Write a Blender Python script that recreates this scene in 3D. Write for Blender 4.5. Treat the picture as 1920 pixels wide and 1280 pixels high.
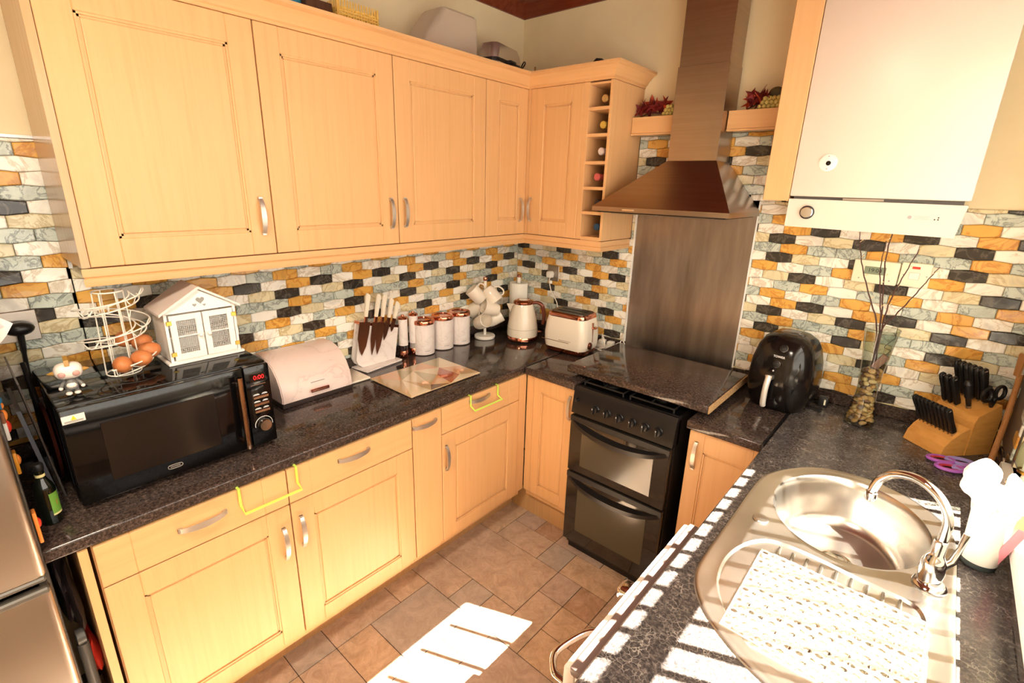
import bpy, bmesh, math, random
from mathutils import Vector, Matrix, Euler
for o in list(bpy.data.objects): bpy.data.objects.remove(o)
random.seed(7)
SC = bpy.context.scene; COL = SC.collection
PI = math.pi
# ---------------------------------------------------------------- camera
cam = bpy.data.cameras.new('camera'); camo = bpy.data.objects.new('camera', cam); COL.objects.link(camo)
cR = Vector((0.7524849, 0.6580621, 0.0268464)); cU = Vector((-0.2169618, 0.2091937, 0.9535017)); cF = Vector((-0.6218472, 0.7233204, -0.3001894))
M4 = Matrix((( cR.x, cU.x, -cF.x, 2.0901), (cR.y, cU.y, -cF.y, -2.4603), (cR.z, cU.z, -cF.z, 1.7867), (0, 0, 0, 1)))
camo.matrix_world = M4
cam.sensor_width = 36; cam.lens = 927.0158 / 1920 * 36; cam.clip_start = 0.02; cam.clip_end = 200
SC.camera = camo
# ---------------------------------------------------------------- light and exposure
SC.view_settings.view_transform = 'Standard'; SC.view_settings.look = 'None'
SC.view_settings.gamma = 1; SC.view_settings.use_curve_mapping = False
SC.view_settings.exposure = 0.12
W = bpy.data.worlds.new('sky'); SC.world = W; W.use_nodes = True
bg = W.node_tree.nodes['Background']; bg.inputs[0].default_value = (1.0, 0.93, 0.82, 1); bg.inputs[1].default_value = 6.0
sun = bpy.data.lights.new('sun', 'SUN'); suno = bpy.data.objects.new('sun', sun); COL.objects.link(suno)
sun.energy = 130; sun.angle = math.radians(0.4); sun.color = (1.0, 0.92, 0.78)
suno.rotation_euler = Vector((-0.92, -0.39, -1.287)).to_track_quat('-Z', 'Y').to_euler(); suno.location = (6, 3, 8)
pt = bpy.data.lights.new('window_daylight', 'AREA'); pto = bpy.data.objects.new('window_daylight', pt); COL.objects.link(pto)
pt.shape = 'RECTANGLE'; pt.size = 2.6; pt.size_y = 1.25; pt.cycles.is_portal = True
pto.rotation_euler = (0, math.radians(90), 0); pto.location = (2.62, -1.75, 1.7); pt.size, pt.size_y = 1.35, 2.6
lp = bpy.data.lights.new('ceiling_fill_light', 'AREA'); lpo = bpy.data.objects.new('ceiling_fill_light', lp); COL.objects.link(lpo)
lp.shape = 'DISK'; lp.size = 0.45; lp.energy = 42; lp.color = (1.0, 0.86, 0.66); lpo.location = (1.55, -2.75, 2.62)  # added warm fill, out of view, to lift the indoor brightness

# ---------------------------------------------------------------- materials
def lin(c):
    return tuple(((v/255)/12.92 if v/255 <= .04045 else ((v/255+.055)/1.055)**2.4) for v in c) + (1,)
MATS = {}
def mat(name, col, rough=.5, metal=0, spec=.5, coat=0, trans=0, alpha=1, emit=None, es=0, ior=1.45):
    m = bpy.data.materials.new(name); m.use_nodes = True; b = m.node_tree.nodes['Principled BSDF']
    b.inputs['Base Color'].default_value = lin(col); b.inputs['Roughness'].default_value = rough
    b.inputs['Metallic'].default_value = metal; b.inputs['Specular IOR Level'].default_value = spec
    b.inputs['Coat Weight'].default_value = coat; b.inputs['Coat Roughness'].default_value = .05
    b.inputs['Transmission Weight'].default_value = trans; b.inputs['Alpha'].default_value = alpha; b.inputs['IOR'].default_value = ior
    if emit: b.inputs['Emission Color'].default_value = lin(emit); b.inputs['Emission Strength'].default_value = es
    MATS[name] = m; return m
def nz(m, stops, scale=(1, 1, 1), nscale=5, detail=4, rough=.6, dist=0, kind='noise', bump=0, bscale=None, coords='Object', target='Base Color'):
    """colour a material by a ramp over noise"""
    nt = m.node_tree; N = nt.nodes; L = nt.links; b = N['Principled BSDF']
    g = N.new('ShaderNodeTexCoord') if coords == 'Object' else N.new('ShaderNodeNewGeometry')
    mp = N.new('ShaderNodeMapping'); mp.inputs['Scale'].default_value = scale
    L.new(g.outputs['Object' if coords == 'Object' else 'Position'], mp.inputs[0])
    if kind == 'noise':
        n = N.new('ShaderNodeTexNoise'); n.inputs['Scale'].default_value = nscale; n.inputs['Detail'].default_value = detail
        n.inputs['Roughness'].default_value = rough; n.inputs['Distortion'].default_value = dist; out = n.outputs['Fac']
    elif kind == 'crackle':
        n = N.new('ShaderNodeTexVoronoi'); n.feature = 'DISTANCE_TO_EDGE'; n.inputs['Scale'].default_value = nscale; out = n.outputs['Distance']
    else:
        n = N.new('ShaderNodeTexWave'); n.inputs['Scale'].default_value = nscale; n.inputs['Distortion'].default_value = dist
        n.inputs['Detail'].default_value = detail; out = n.outputs['Fac']
    L.new(mp.outputs[0], n.inputs['Vector'])
    if stops:
        r = N.new('ShaderNodeValToRGB'); e = r.color_ramp.elements
        while len(e) < len(stops): e.new(.5)
        for el, (p, c) in zip(e, stops): el.position = p; el.color = lin(c)
        L.new(out, r.inputs[0])
        if target: L.new(r.outputs[0], b.inputs[target])
    if bump:
        bp = N.new('ShaderNodeBump'); bp.inputs['Strength'].default_value = bump; bp.inputs['Distance'].default_value = .002
        L.new(out, bp.inputs['Height']); L.new(bp.outputs[0], b.inputs['Normal'])
    return (r if stops else None, out)
def mix_over(m, ramp_a, ramp_b, fac_out=None, mode='MULTIPLY', fac=1.0):
    nt = m.node_tree; mx = nt.nodes.new('ShaderNodeMix'); mx.data_type = 'RGBA'; mx.blend_type = mode
    mx.inputs[0].default_value = fac
    if fac_out is not None: nt.links.new(fac_out, mx.inputs[0])
    nt.links.new(ramp_a.outputs[0], mx.inputs[6]); nt.links.new(ramp_b.outputs[0], mx.inputs[7])
    nt.links.new(mx.outputs[2], nt.nodes['Principled BSDF'].inputs['Base Color'])
BEECH = (215, 168, 116)
def wood(name, c, d=6, rough=.38, sc=(60, 60, 2.2)):
    m = mat(name, c, rough, spec=.4)
    a = tuple(max(0, v-d) for v in c); b = tuple(min(255, v+d//2) for v in c)
    nz(m, [(.3, a), (.5, c), (.7, b)], scale=sc, nscale=1.0, detail=5, rough=.65); return m
beech = wood('beech_laminate', BEECH); beech_h = wood('beech_laminate_horizontal', BEECH, sc=(2.2, 2.2, 60))
beech_e = mat('beech_edge', (205, 160, 106), .45)
chip = mat('chipboard_edge', (190, 150, 100), .8); nz(chip, [(.35, (150, 105, 60)), (.6, (205, 170, 120))], nscale=160, detail=2)
def stone(name, c0, c1, c2, sp, rough, vs=1.0):
    m = mat(name, c0, rough, spec=.55)
    ra, _ = nz(m, [(.36, c0), (.5, c1), (.66, c2)], nscale=110, detail=6, rough=.8, dist=.4, coords='World', target=None)
    rb, _ = nz(m, [(.0, sp), (.05, (225, 222, 218)), (.11, (255, 255, 255))], nscale=55, kind='crackle', coords='World', target=None)
    nt = m.node_tree
    # thin pale veins between dark cells, broken up by a second noise
    n2 = nt.nodes.new('ShaderNodeTexNoise'); n2.inputs['Scale'].default_value = 22; n2.inputs['Detail'].default_value = 5
    g = nt.nodes.new('ShaderNodeNewGeometry'); nt.links.new(g.outputs['Position'], n2.inputs['Vector'])
    v = nt.nodes.new('ShaderNodeTexVoronoi'); v.feature = 'DISTANCE_TO_EDGE'; v.inputs['Scale'].default_value = 62
    mxv = nt.nodes.new('ShaderNodeMix'); mxv.data_type = 'VECTOR'; mxv.inputs[0].default_value = .03
    n3 = nt.nodes.new('ShaderNodeTexNoise'); n3.inputs['Scale'].default_value = 45; n3.inputs['Detail'].default_value = 4
    nt.links.new(g.outputs['Position'], n3.inputs['Vector'])
    nt.links.new(g.outputs['Position'], mxv.inputs[4]); nt.links.new(n3.outputs['Color'], mxv.inputs[5]); nt.links.new(mxv.outputs[1], v.inputs['Vector'])
    mr = nt.nodes.new('ShaderNodeMapRange'); mr.inputs[1].default_value = 0; mr.inputs[2].default_value = .06; mr.inputs[3].default_value = vs; mr.inputs[4].default_value = 0
    nt.links.new(v.outputs['Distance'], mr.inputs[0])
    mu = nt.nodes.new('ShaderNodeMath'); mu.operation = 'MULTIPLY'; nt.links.new(mr.outputs[0], mu.inputs[0])
    m2 = nt.nodes.new('ShaderNodeMapRange'); m2.inputs[1].default_value = .42; m2.inputs[2].default_value = .68; nt.links.new(n2.outputs['Fac'], m2.inputs[0])
    nt.links.new(m2.outputs[0], mu.inputs[1])
    mx = nt.nodes.new('ShaderNodeMix'); mx.data_type = 'RGBA'; nt.links.new(mu.outputs[0], mx.inputs[0])
    nt.links.new(ra.outputs[0], mx.inputs[6]); mx.inputs[7].default_value = lin(sp)
    nt.links.new(mx.outputs[2], nt.nodes['Principled BSDF'].inputs['Base Color'])
    return m
granite = stone('dark_speckled_laminate', (34, 28, 27), (58, 47, 43), (104, 86, 76), (140, 120, 106), .09, .35)
granite_r = stone('grey_speckled_laminate', (42, 40, 41), (68, 62, 60), (112, 102, 96), (165, 155, 146), .2)
black_strip = mat('black_joint_strip', (22, 20, 20), .35)
plaster = mat('cream_wall_paint', (232, 215, 176), .8, spec=.2); nz(plaster, [(.3, (228, 211, 172)), (.7, (236, 220, 182))], nscale=3)
plaster_side = mat('grey_wall_paint', (222, 210, 190), .7, spec=.2)
ceilwood = wood('red_brown_ceiling_wood', (112, 48, 26), 22, .35, (3, 40, 40))
white_pvc = mat('white_window_plastic', (238, 236, 230), .35)
glass = mat('clear_glass', (255, 255, 255), .0, trans=1, ior=1.45)
def thinglass(name, tint=(235, 240, 235), base=.035, k=.6, p=4):
    m = bpy.data.materials.new(name); m.use_nodes = True; nt = m.node_tree; N = nt.nodes; N.clear()
    o = N.new('ShaderNodeOutputMaterial'); t = N.new('ShaderNodeBsdfTransparent'); g = N.new('ShaderNodeBsdfGlossy'); mx = N.new('ShaderNodeMixShader')
    t.inputs[0].default_value = lin(tint); g.inputs['Roughness'].default_value = .02; fr = N.new('ShaderNodeLayerWeight'); fr.inputs[0].default_value = .5
    pw = N.new('ShaderNodeMath'); pw.operation = 'POWER'; pw.inputs[1].default_value = p; ml = N.new('ShaderNodeMath'); ml.operation = 'MULTIPLY_ADD'; ml.inputs[1].default_value = k; ml.inputs[2].default_value = base
    nt.links.new(fr.outputs['Facing'], pw.inputs[0]); nt.links.new(pw.outputs[0], ml.inputs[0]); nt.links.new(ml.outputs[0], mx.inputs[0]); nt.links.new(t.outputs[0], mx.inputs[1]); nt.links.new(g.outputs[0], mx.inputs[2]); nt.links.new(mx.outputs[0], o.inputs[0])
    return m
pane_m = thinglass('window_pane_glass', (250, 250, 250)); vase_glass = thinglass('vase_glass', (226, 232, 224), base=.07, k=1.0, p=2.5)
steel = mat('brushed_steel', (180, 170, 160), .3, 1); nz(steel, [(.3, (174, 164, 154)), (.7, (186, 177, 167))], scale=(2, 2, 90), nscale=2, detail=3)
steel_h = mat('sink_steel', (205, 200, 192), .24, 1); nz(steel_h, [(.3, (196, 191, 184)), (.7, (212, 207, 200))], nscale=6, detail=6)
splash_m = mat('splashback_steel', (176, 164, 156), .34, 1); nz(splash_m, [(.25, (140, 130, 122)), (.5, (166, 156, 148)), (.75, (188, 178, 170))], scale=(9, 9, 1.2), nscale=1.5, detail=4)
hood_m = mat('hood_steel', (170, 152, 136), .28, 1); nz(hood_m, [(.3, (166, 148, 132)), (.7, (174, 157, 141))], scale=(1, 1, 60), nscale=2)
fridge_m = mat('fridge_steel', (196, 188, 178), .32, 1)
fridge_side = mat('fridge_grey_side', (70, 64, 56), .5)
handle_m = mat('satin_nickel', (178, 168, 156), .3, 1); nz(handle_m, [(.45, (120, 112, 104)), (.55, (190, 180, 168))], nscale=1, scale=(260, 260, 260), detail=0)
handle_m2 = mat('satin_nickel_plain', (206, 198, 188), .38, .85)
chrome = mat('chrome', (225, 225, 225), .06, 1)
copper = mat('polished_copper', (214, 140, 112), .14, 1)
copper_d = mat('bronze_blade', (124, 84, 66), .28, .9)
rosegold_btn = mat('rose_chrome', (206, 180, 160), .2, 1)
blackgloss = mat('gloss_black', (10, 9, 10), .07, spec=.5)
blackmat = mat('matt_black', (20, 18, 18), .45)
blackplast = mat('black_plastic', (26, 24, 24), .3)
cookerm = mat('cooker_enamel', (25, 22, 21), .3)
cookglass = mat('cooker_smoked_glass', (34, 30, 26), .07, spec=.9)
darkwin = mat('dark_oven_window', (72, 66, 52), .16, spec=.8)
iron = mat('cast_iron', (18, 17, 17), .55)
cream = mat('cream_enamel', (240, 228, 208), .22, coat=.4)
boilerm = mat('white_boiler_enamel', (220, 203, 188), .3)
whitep = mat('white_plastic', (240, 234, 222), .35)
creamp = mat('cream_plastic', (242, 234, 206), .4)
whitew = mat('white_painted_wood', (244, 238, 230), .5)
whitewire = mat('white_coated_wire', (238, 230, 216), .4)
marble = mat('white_marble_print', (238, 228, 222), .3); nz(marble, [(.40, (240, 230, 224)), (.485, (236, 224, 218)), (.5, (224, 212, 205)), (.515, (238, 228, 222)), (.7, (242, 233, 227))], nscale=6, detail=7, rough=.55, dist=1.6, coords='Object')
marblepink = mat('pink_white_marble_print', (236, 212, 202), .28); nz(marblepink, [(.40, (238, 214, 204)), (.485, (232, 208, 198)), (.5, (218, 194, 185)), (.515, (236, 212, 202)), (.7, (240, 222, 214))], nscale=4, detail=7, rough=.55, dist=1.4, coords='World')
ceramic = mat('white_ceramic', (242, 230, 212), .15, coat=.5)
eggm = mat('brown_egg_shell', (196, 118, 66), .5); nz(eggm, [(.3, (186, 106, 56)), (.7, (206, 130, 78))], nscale=30)
green_wire = mat('lime_green_wire', (196, 224, 92), .4)
gold = mat('gold_metal', (196, 150, 60), .3, 1)
brass = mat('brass_hinge', (226, 190, 90), .3, .9)
meshg = mat('grey_mesh_glass', (222, 220, 216), .5)
redled = mat('red_led', (255, 30, 30), .5, emit=(255, 20, 30), es=.9)
lcd = mat('lcd_grey_green', (128, 140, 118), .3)
inkm = mat('dark_ink', (34, 34, 34), .6)
inkg = mat('grey_print', (160, 150, 146), .6)
inkw = mat('white_print', (235, 235, 235), .5)
redp = mat('red_plastic', (215, 60, 40), .35)
kblock = wood('honey_knife_block_wood', (206, 148, 76), 16, .45, (14, 14, 50))
spoonw = wood('brown_wooden_utensil', (160, 110, 62), 14, .5)
purple = mat('purple_plastic', (164, 90, 180), .35); lilac = mat('lilac_plastic', (150, 138, 200), .35)
matw = mat('white_rubber_mat', (240, 232, 214), .5)
twig_m = mat('brown_twig', (74, 42, 34), .7)
bulb_m = mat('small_amber_bulb', (250, 220, 160), .3)
pebs = [mat('pebble_tan', (196, 154, 100), .45), mat('pebble_brown', (124, 88, 72), .45), mat('pebble_cream', (216, 188, 140), .45), mat('pebble_grey', (132, 114, 106), .45)]
leafr = mat('dark_red_leaf', (110, 22, 20), .6); leafo = mat('orange_red_leaf', (190, 70, 34), .6); leafg = mat('olive_leaf', (78, 68, 40), .6)
grapem = mat('pale_green_grape', (186, 168, 96), .35)
wickerm = mat('yellow_wicker', (226, 182, 90), .7); wickerd = mat('brown_wicker_lining', (110, 72, 40), .8)
clearbox = mat('frosted_clear_plastic', (222, 204, 188), .3, alpha=.42)
bluep = mat('blue_plastic', (60, 140, 170), .4)
silverp = mat('silver_plastic', (206, 198, 188), .25, .85)
cardm = mat('pink_white_card', (244, 222, 214), .7)
clothw = mat('white_cloth', (244, 240, 228), .9)
skinwood = mat('pale_wood_brush', (222, 190, 140), .6)
bottleg = mat('dark_green_bottle_glass', (10, 15, 8), .08, coat=.5)
greenlab = mat('green_label', (110, 160, 60), .5); yellowlab = mat('cream_label', (226, 214, 150), .5)
orangep = mat('orange_plastic', (236, 140, 60), .4)
toy_w = mat('white_toy_vinyl', (240, 226, 214), .35); toy_g = mat('grey_toy_vinyl', (110, 108, 104), .4); toy_eye = mat('pink_toy_eye', (196, 150, 140), .25)
toy_gold = mat('dull_gold_toy_vinyl', (172, 128, 58), .35)
greyhose = mat('grey_plastic_tube', (110, 106, 100), .35)
redcloth = mat('red_cloth', (200, 44, 24), .8); darkbag = mat('dark_plastic_bag', (44, 34, 34), .35); greenbag = mat('dark_green_bag', (48, 54, 30), .5)
panred = mat('dark_red_pan_base', (58, 22, 16), .35)
traym = mat('dark_baking_tray', (78, 70, 66), .35, .6)
wine_dark = mat('dark_wine_bottle', (24, 18, 16), .12)
foils = [mat('gold_foil', (206, 176, 116), .35, .5), mat('yellow_gold_foil', (220, 196, 96), .35, .5), mat('white_foil', (222, 210, 206), .4), mat('rose_foil', (206, 96, 92), .4), mat('black_foil', (40, 34, 34), .4), mat('blue_foil', (40, 70, 100), .4)]
skirtm = wood('plinth_beech', (200, 158, 108), 8, .5)
floor_base_m = mat('floor_joint', (70, 54, 44), .8)
def tilemat(name, c, vein, rough=.14, sc=18, hard=False):
    m = mat(name, c, rough, spec=.55)
    lo = tuple(int(v*.82) for v in c); hi = tuple(min(255, int(v*1.06)) for v in c)
    nz(m, [(.25, lo), (.46, c), (.5, vein), (.54, c), (.8, hi)], nscale=sc, detail=6, rough=.6, dist=1.2, coords='World'); return m
TM = {'W': tilemat('white_marble_tile', (250, 245, 232), (212, 198, 176), sc=7), 'O': tilemat('ochre_marble_tile', (224, 170, 84), (190, 128, 54), sc=9),
      'K': tilemat('black_marble_tile', (54, 49, 44), (96, 88, 78), sc=14), 'G': tilemat('grey_green_marble_tile', (198, 206, 194), (124, 130, 124), sc=16),
      'B': tilemat('beige_marble_tile', (226, 214, 176), (192, 172, 128), sc=9)}
floor_ms = []
for k, (c, d) in enumerate((((190, 166, 144), 30), ((184, 162, 146), 26), ((194, 166, 138), 32), ((178, 164, 150), 22), ((180, 148, 122), 30))):
    m = mat('stone_floor_tile_%s' % 'abcde'[k], c, .32, spec=.45)
    nz(m, [(.3, tuple(v-d for v in c)), (.5, c), (.72, tuple(min(255, v+d) for v in c))], nscale=13, detail=9, rough=.8, dist=.9, coords='World', bump=.3)
    floor_ms.append(m)

# ---------------------------------------------------------------- object helpers
OFF = {}
def link(o, parent=None, at=None):
    COL.objects.link(o)
    if parent is not None:
        o.parent = parent
    return o
def tag(o, label=None, cat=None, group=None, kind=None):
    if label: o['label'] = label
    if cat: o['category'] = cat
    if group: o['group'] = group
    if kind: o['kind'] = kind
    return o
def thing(name, label, cat, loc=(0, 0, 0), rz=0, group=None):
    o = bpy.data.objects.new(name, None); o.empty_display_size = .03; COL.objects.link(o)
    o.location = loc; o.rotation_euler = (0, 0, rz); OFF[o.name] = Vector(loc)
    return tag(o, label, cat, group)
def mk(name, bm, m, parent=None, smooth=None, world=False, ang=35):
    """link a bmesh as one mesh object; world=True: its vertices are world coordinates"""
    bm.normal_update()
    bmesh.ops.recalc_face_normals(bm, faces=bm.faces[:])
    me = bpy.data.meshes.new(name); bm.to_mesh(me); bm.free()
    for x in (m if isinstance(m, (list, tuple)) else [m]): me.materials.append(x)
    if smooth is None or smooth:
        for p in me.polygons: p.use_smooth = True
        me.set_sharp_from_angle(angle=math.radians(ang))
    o = bpy.data.objects.new(name, me); link(o, parent)
    if world and parent is not None:
        o.location = -OFF.get(parent.name, Vector()); OFF[o.name] = Vector()
        if parent.name in OFF: OFF[o.name] = Vector((0, 0, 0))
    else: OFF[o.name] = Vector((0, 0, 0))
    return o
def struct(name, bm, m, parent=None, smooth=None):
    o = mk(name, bm, m, parent, smooth)
    if parent is None: o['kind'] = 'structure'
    return o
def copy_tree(o, parent=None):
    c = o.copy(); COL.objects.link(c)
    if parent is not None: c.parent = parent
    for ch in [x for x in bpy.data.objects if x.parent == o]: copy_tree(ch, c)
    return c
NB = bmesh.new
def box(bm, x0, x1, y0, y1, z0, z1, r=0, seg=2, mi=0):
    x0, x1 = sorted((x0, x1)); y0, y1 = sorted((y0, y1)); z0, z1 = sorted((z0, z1))
    v = [bm.verts.new((x, y, z)) for x in (x0, x1) for y in (y0, y1) for z in (z0, z1)]
    fs = [bm.faces.new([v[i] for i in f]) for f in ((0, 1, 3, 2), (4, 6, 7, 5), (0, 4, 5, 1), (2, 3, 7, 6), (0, 2, 6, 4), (1, 5, 7, 3))]
    for f in fs: f.material_index = mi
    if r:
        es = set(e for f in fs for e in f.edges)
        bmesh.ops.bevel(bm, geom=list(es), offset=min(r, .49*min(x1-x0, y1-y0, z1-z0)), segments=seg, affect='EDGES', profile=.5, material=mi)
    return bm
def bx(*a, **k): return box(NB(), *a, **k)
def lathe(bm, prof, c=(0, 0, 0), n=24, M=None, mi=0, cap=True):
    """profile [(r,z)...] spun about z at c"""
    rings = []
    for r, z in prof:
        ring = []
        for i in range(n):
            a = 2*PI*i/n; p = Vector((r*math.cos(a), r*math.sin(a), z))
            if M is not None: p = M @ p
            ring.append(bm.verts.new(p + Vector(c)))
        rings.append(ring)
    for A, B in zip(rings, rings[1:]):
        for i in range(n):
            f = bm.faces.new((A[i], A[(i+1) % n], B[(i+1) % n], B[i])); f.material_index = mi
    if cap:
        for R_, rv in ((rings[0], True), (rings[-1], False)):
            f = bm.faces.new(R_[::-1] if rv else R_); f.material_index = mi
    return bm
def tube(bm, pts, r=.003, n=8, closed=False, mi=0):
    pts = [Vector(p) for p in pts]; K = len(pts); rs = r if isinstance(r, (list, tuple)) else [r]*K
    rings = []; up = None
    for i, p in enumerate(pts):
        a = pts[i-1] if (i > 0 or closed) else p; b = pts[(i+1) % K] if (i < K-1 or closed) else p
        t = (b-a).normalized() if (b-a).length > 1e-9 else Vector((0, 0, 1))
        if up is None:
            up = t.orthogonal().normalized()
        up = (up - t*up.dot(t)); up = up.normalized() if up.length > 1e-6 else t.orthogonal().normalized()
        s = t.cross(up)
        rings.append([bm.verts.new(p + (up*math.cos(2*PI*j/n) + s*math.sin(2*PI*j/n))*rs[i]) for j in range(n)])
    for i in range(K if closed else K-1):
        A, B = rings[i], rings[(i+1) % K]
        for j in range(n):
            f = bm.faces.new((A[j], A[(j+1) % n], B[(j+1) % n], B[j])); f.material_index = mi
    if not closed:
        for R_ in (rings[0][::-1], rings[-1]):
            f = bm.faces.new(R_); f.material_index = mi
    return bm
def prism(bm, poly, h0, h1, fn=lambda a, b, h: (a, b, h), mi=0):
    """extrude 2-D polygon from h0 to h1, mapped by fn(a,b,h)"""
    A = [bm.verts.new(fn(a, b, h0)) for a, b in poly]; B = [bm.verts.new(fn(a, b, h1)) for a, b in poly]
    n = len(poly); fs = [bm.faces.new(A[::-1]), bm.faces.new(B)]
    for i in range(n): fs.append(bm.faces.new((A[i], A[(i+1) % n], B[(i+1) % n], B[i])))
    for f in fs: f.material_index = mi
    return bm
def ball(bm, c, r, sx=1, sy=1, sz=1, n=12, M=None, mi=0):
    mm = Matrix.Translation(c) @ (M.to_4x4() if M is not None else Matrix()) @ Matrix.Diagonal((sx*r, sy*r, sz*r, 1))
    ret = bmesh.ops.create_uvsphere(bm, u_segments=n, v_segments=max(6, n*2//3), radius=1, matrix=mm)
    for v in ret['verts']:
        for f in v.link_faces: f.material_index = mi
    return bm
def bez(p0, p1, p2, p3, n=10):
    P = [Vector(p) for p in (p0, p1, p2, p3)]
    return [((1-t)**3)*P[0] + 3*((1-t)**2)*t*P[1] + 3*(1-t)*t*t*P[2] + t**3*P[3] for t in [i/n for i in range(n+1)]]
def crom(pts, sub=6):
    P = [Vector(p) for p in pts]; P = [P[0]*2-P[1]] + P + [P[-1]*2-P[-2]]; out = []
    for i in range(1, len(P)-2):
        for k in range(sub):
            t = k/sub; a, b, c, d = P[i-1:i+3]
            out.append(.5*((2*b) + (c-a)*t + (2*a-5*b+4*c-d)*t*t + (3*b-a-3*c+d)*t**3))
    out.append(P[-2]); return out
def text(body, size, m, M, parent, name='lettering', ext=.0004):
    cu = bpy.data.curves.new(name, 'FONT'); cu.body = body; cu.size = size; cu.extrude = ext; cu.align_x = 'CENTER'; cu.align_y = 'CENTER'
    tmp = bpy.data.objects.new('tmp_text', cu); COL.objects.link(tmp); cu.materials.append(m)
    bpy.context.view_layer.update(); me = bpy.data.meshes.new_from_object(tmp.evaluated_get(bpy.context.evaluated_depsgraph_get())); bpy.data.objects.remove(tmp)
    o = bpy.data.objects.new(name, me); COL.objects.link(o); o.parent = parent
    if not o.data.materials: o.data.materials.append(m)
    o.matrix_local = M; o['kind'] = 'stuff' if len(body) > 1 else 'thing'; return o
def face_M(loc, xdir, ydir):
    x = Vector(xdir).normalized(); y = Vector(ydir).normalized(); z = x.cross(y)
    return Matrix(((x.x, y.x, z.x, loc[0]), (x.y, y.y, z.y, loc[1]), (x.z, y.z, z.z, loc[2]), (0, 0, 0, 1)))
# frames: u along the wall, w out of the wall
FL = lambda u, w, z: (w, u, z)        # left wall (x = 0), u = y
FB = lambda u, w, z: (u, -w, z)       # back wall (y = 0), u = x
def fbox(bm, fr, u0, u1, w0, w1, z0, z1, r=0, seg=2, mi=0):
    a = fr(u0, w0, z0); b = fr(u1, w1, z1); return box(bm, a[0], b[0], a[1], b[1], a[2], b[2], r, seg, mi)
def shaker(fr, u0, u1, z0, z1, w0, w1, sl, sr, rt, rb):
    bm = NB(); c = .0018
    fbox(bm, fr, u0, u0+sl, w0, w1, z0, z1, c, 1); fbox(bm, fr, u1-sr, u1, w0, w1, z0, z1, c, 1)
    fbox(bm, fr, u0+sl, u1-sr, w0, w1, z0, z0+rb, c, 1); fbox(bm, fr, u0+sl, u1-sr, w0, w1, z1-rt, z1, c, 1)
    # stepped bead and flat panel
    for k, (e, d) in enumerate(((0, .0035), (.006, .0075))):
        a, b, lo, hi = u0+sl+e, u1-sr-e, z0+rb+e, z1-rt-e
        fbox(bm, fr, a-.0, a+.006, w0, w1-d, lo, hi); fbox(bm, fr, b-.006, b, w0, w1-d, lo, hi)
        fbox(bm, fr, a, b, w0, w1-d, lo, lo+.006); fbox(bm, fr, a, b, w0, w1-d, hi-.006, hi)
    fbox(bm, fr, u0+sl+.012, u1-sr-.012, w0, w1-.003, z0+rb+.012, z1-rt-.012, .0035, 2)
    return bm
def bow_handle(fr, u, z, w, L=.125, horiz=False, flat=.017):
    """bow-shaped ribbed strap handle"""
    bm = NB(); n = 14; rows = []
    for i in range(n+1):
        t = i/n*2-1; s = t*L/2; out = w + .003 + .026*math.sqrt(max(0, 1-t*t*.92)) - .0075
        hw = flat/2*(1-.25*abs(t)); th = .004
        row = []
        for dz, dw in ((-hw, 0), (hw, 0), (hw, th), (-hw, th)):
            if horiz: p = fr(u+s, out+dw, z+dz)
            else: p = fr(u+dz, out+dw, z+s)
            row.append(bm.verts.new(p))
        rows.append(row)
    for A, B in zip(rows, rows[1:]):
        for j in range(4): bm.faces.new((A[j], A[(j+1) % 4], B[(j+1) % 4], B[j]))
    bm.faces.new(rows[0]); bm.faces.new(rows[-1][::-1])
    for s in (-1, 1):
        q = s*(L/2-.006)
        if horiz: fbox(bm, fr, u+q-.006, u+q+.006, w, w+.011, z-.006, z+.006)
        else: fbox(bm, fr, u-.006, u+.006, w, w+.011, z+q-.006, z+q+.006)
    return bm
def wpart(name, bm, m, parent, **k): return mk(name, bm, m, parent, world=True, **k)
def spart(name, bm, m, parent, **k): return mk(name, bm, m, parent, **k)   # sub-part: same space as its part

# ================================================================ SETTING
RW = 2.388; CH = 2.76; YF = -4.3
fl = struct('floor', bx(-.1, 2.6, YF-.1, .1, -.06, -.004), floor_base_m)
wl = struct('wall_left', bx(-.15, 0, YF-.1, .15, 0, CH), plaster)
wb = struct('wall_back', bx(0, RW+.3, 0, .15, 0, CH), plaster)
wf = struct('wall_front', bx(0, RW+.3, YF-.15, YF, 0, CH), plaster)
ce = struct('ceiling', bx(-.15, RW+.3, YF-.15, .15, CH, CH+.05), ceilwood)
for i in range(27):
    x = .005 + i*.09
    spart('ceiling_board', bx(x, x+.086, YF, 0, CH-.012, CH, .003, 1), ceilwood, ce)
WY0, WY1, WZ0, WZ1 = -3.05, -.42, 1.0, 2.36     # window opening
bm = NB()
box(bm, RW, RW+.125, YF-.1, WY0, 0, CH); box(bm, RW, RW+.125, WY1, .15, 0, CH)
box(bm, RW, RW+.125, WY0, WY1, 0, WZ0); box(bm, RW, RW+.125, WY0, WY1, WZ1+.04, CH)
wr = struct('wall_right', bm, plaster)
# door behind the camera
dr = struct('door_1', shaker(lambda u, w, z: (u, YF+w, z), .9, 1.7, 0.005, 2.0, 0, .03, .11, .11, .12, .2), whitew)
spart('door_handle', lathe(NB(), [(.0, 0), (.02, 0), (.02, .05), (.028, .06), (.0, .075)], (.97, YF+.03, 1.0), 12, Matrix.Rotation(-PI/2, 3, 'X')), chrome, dr)
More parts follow.
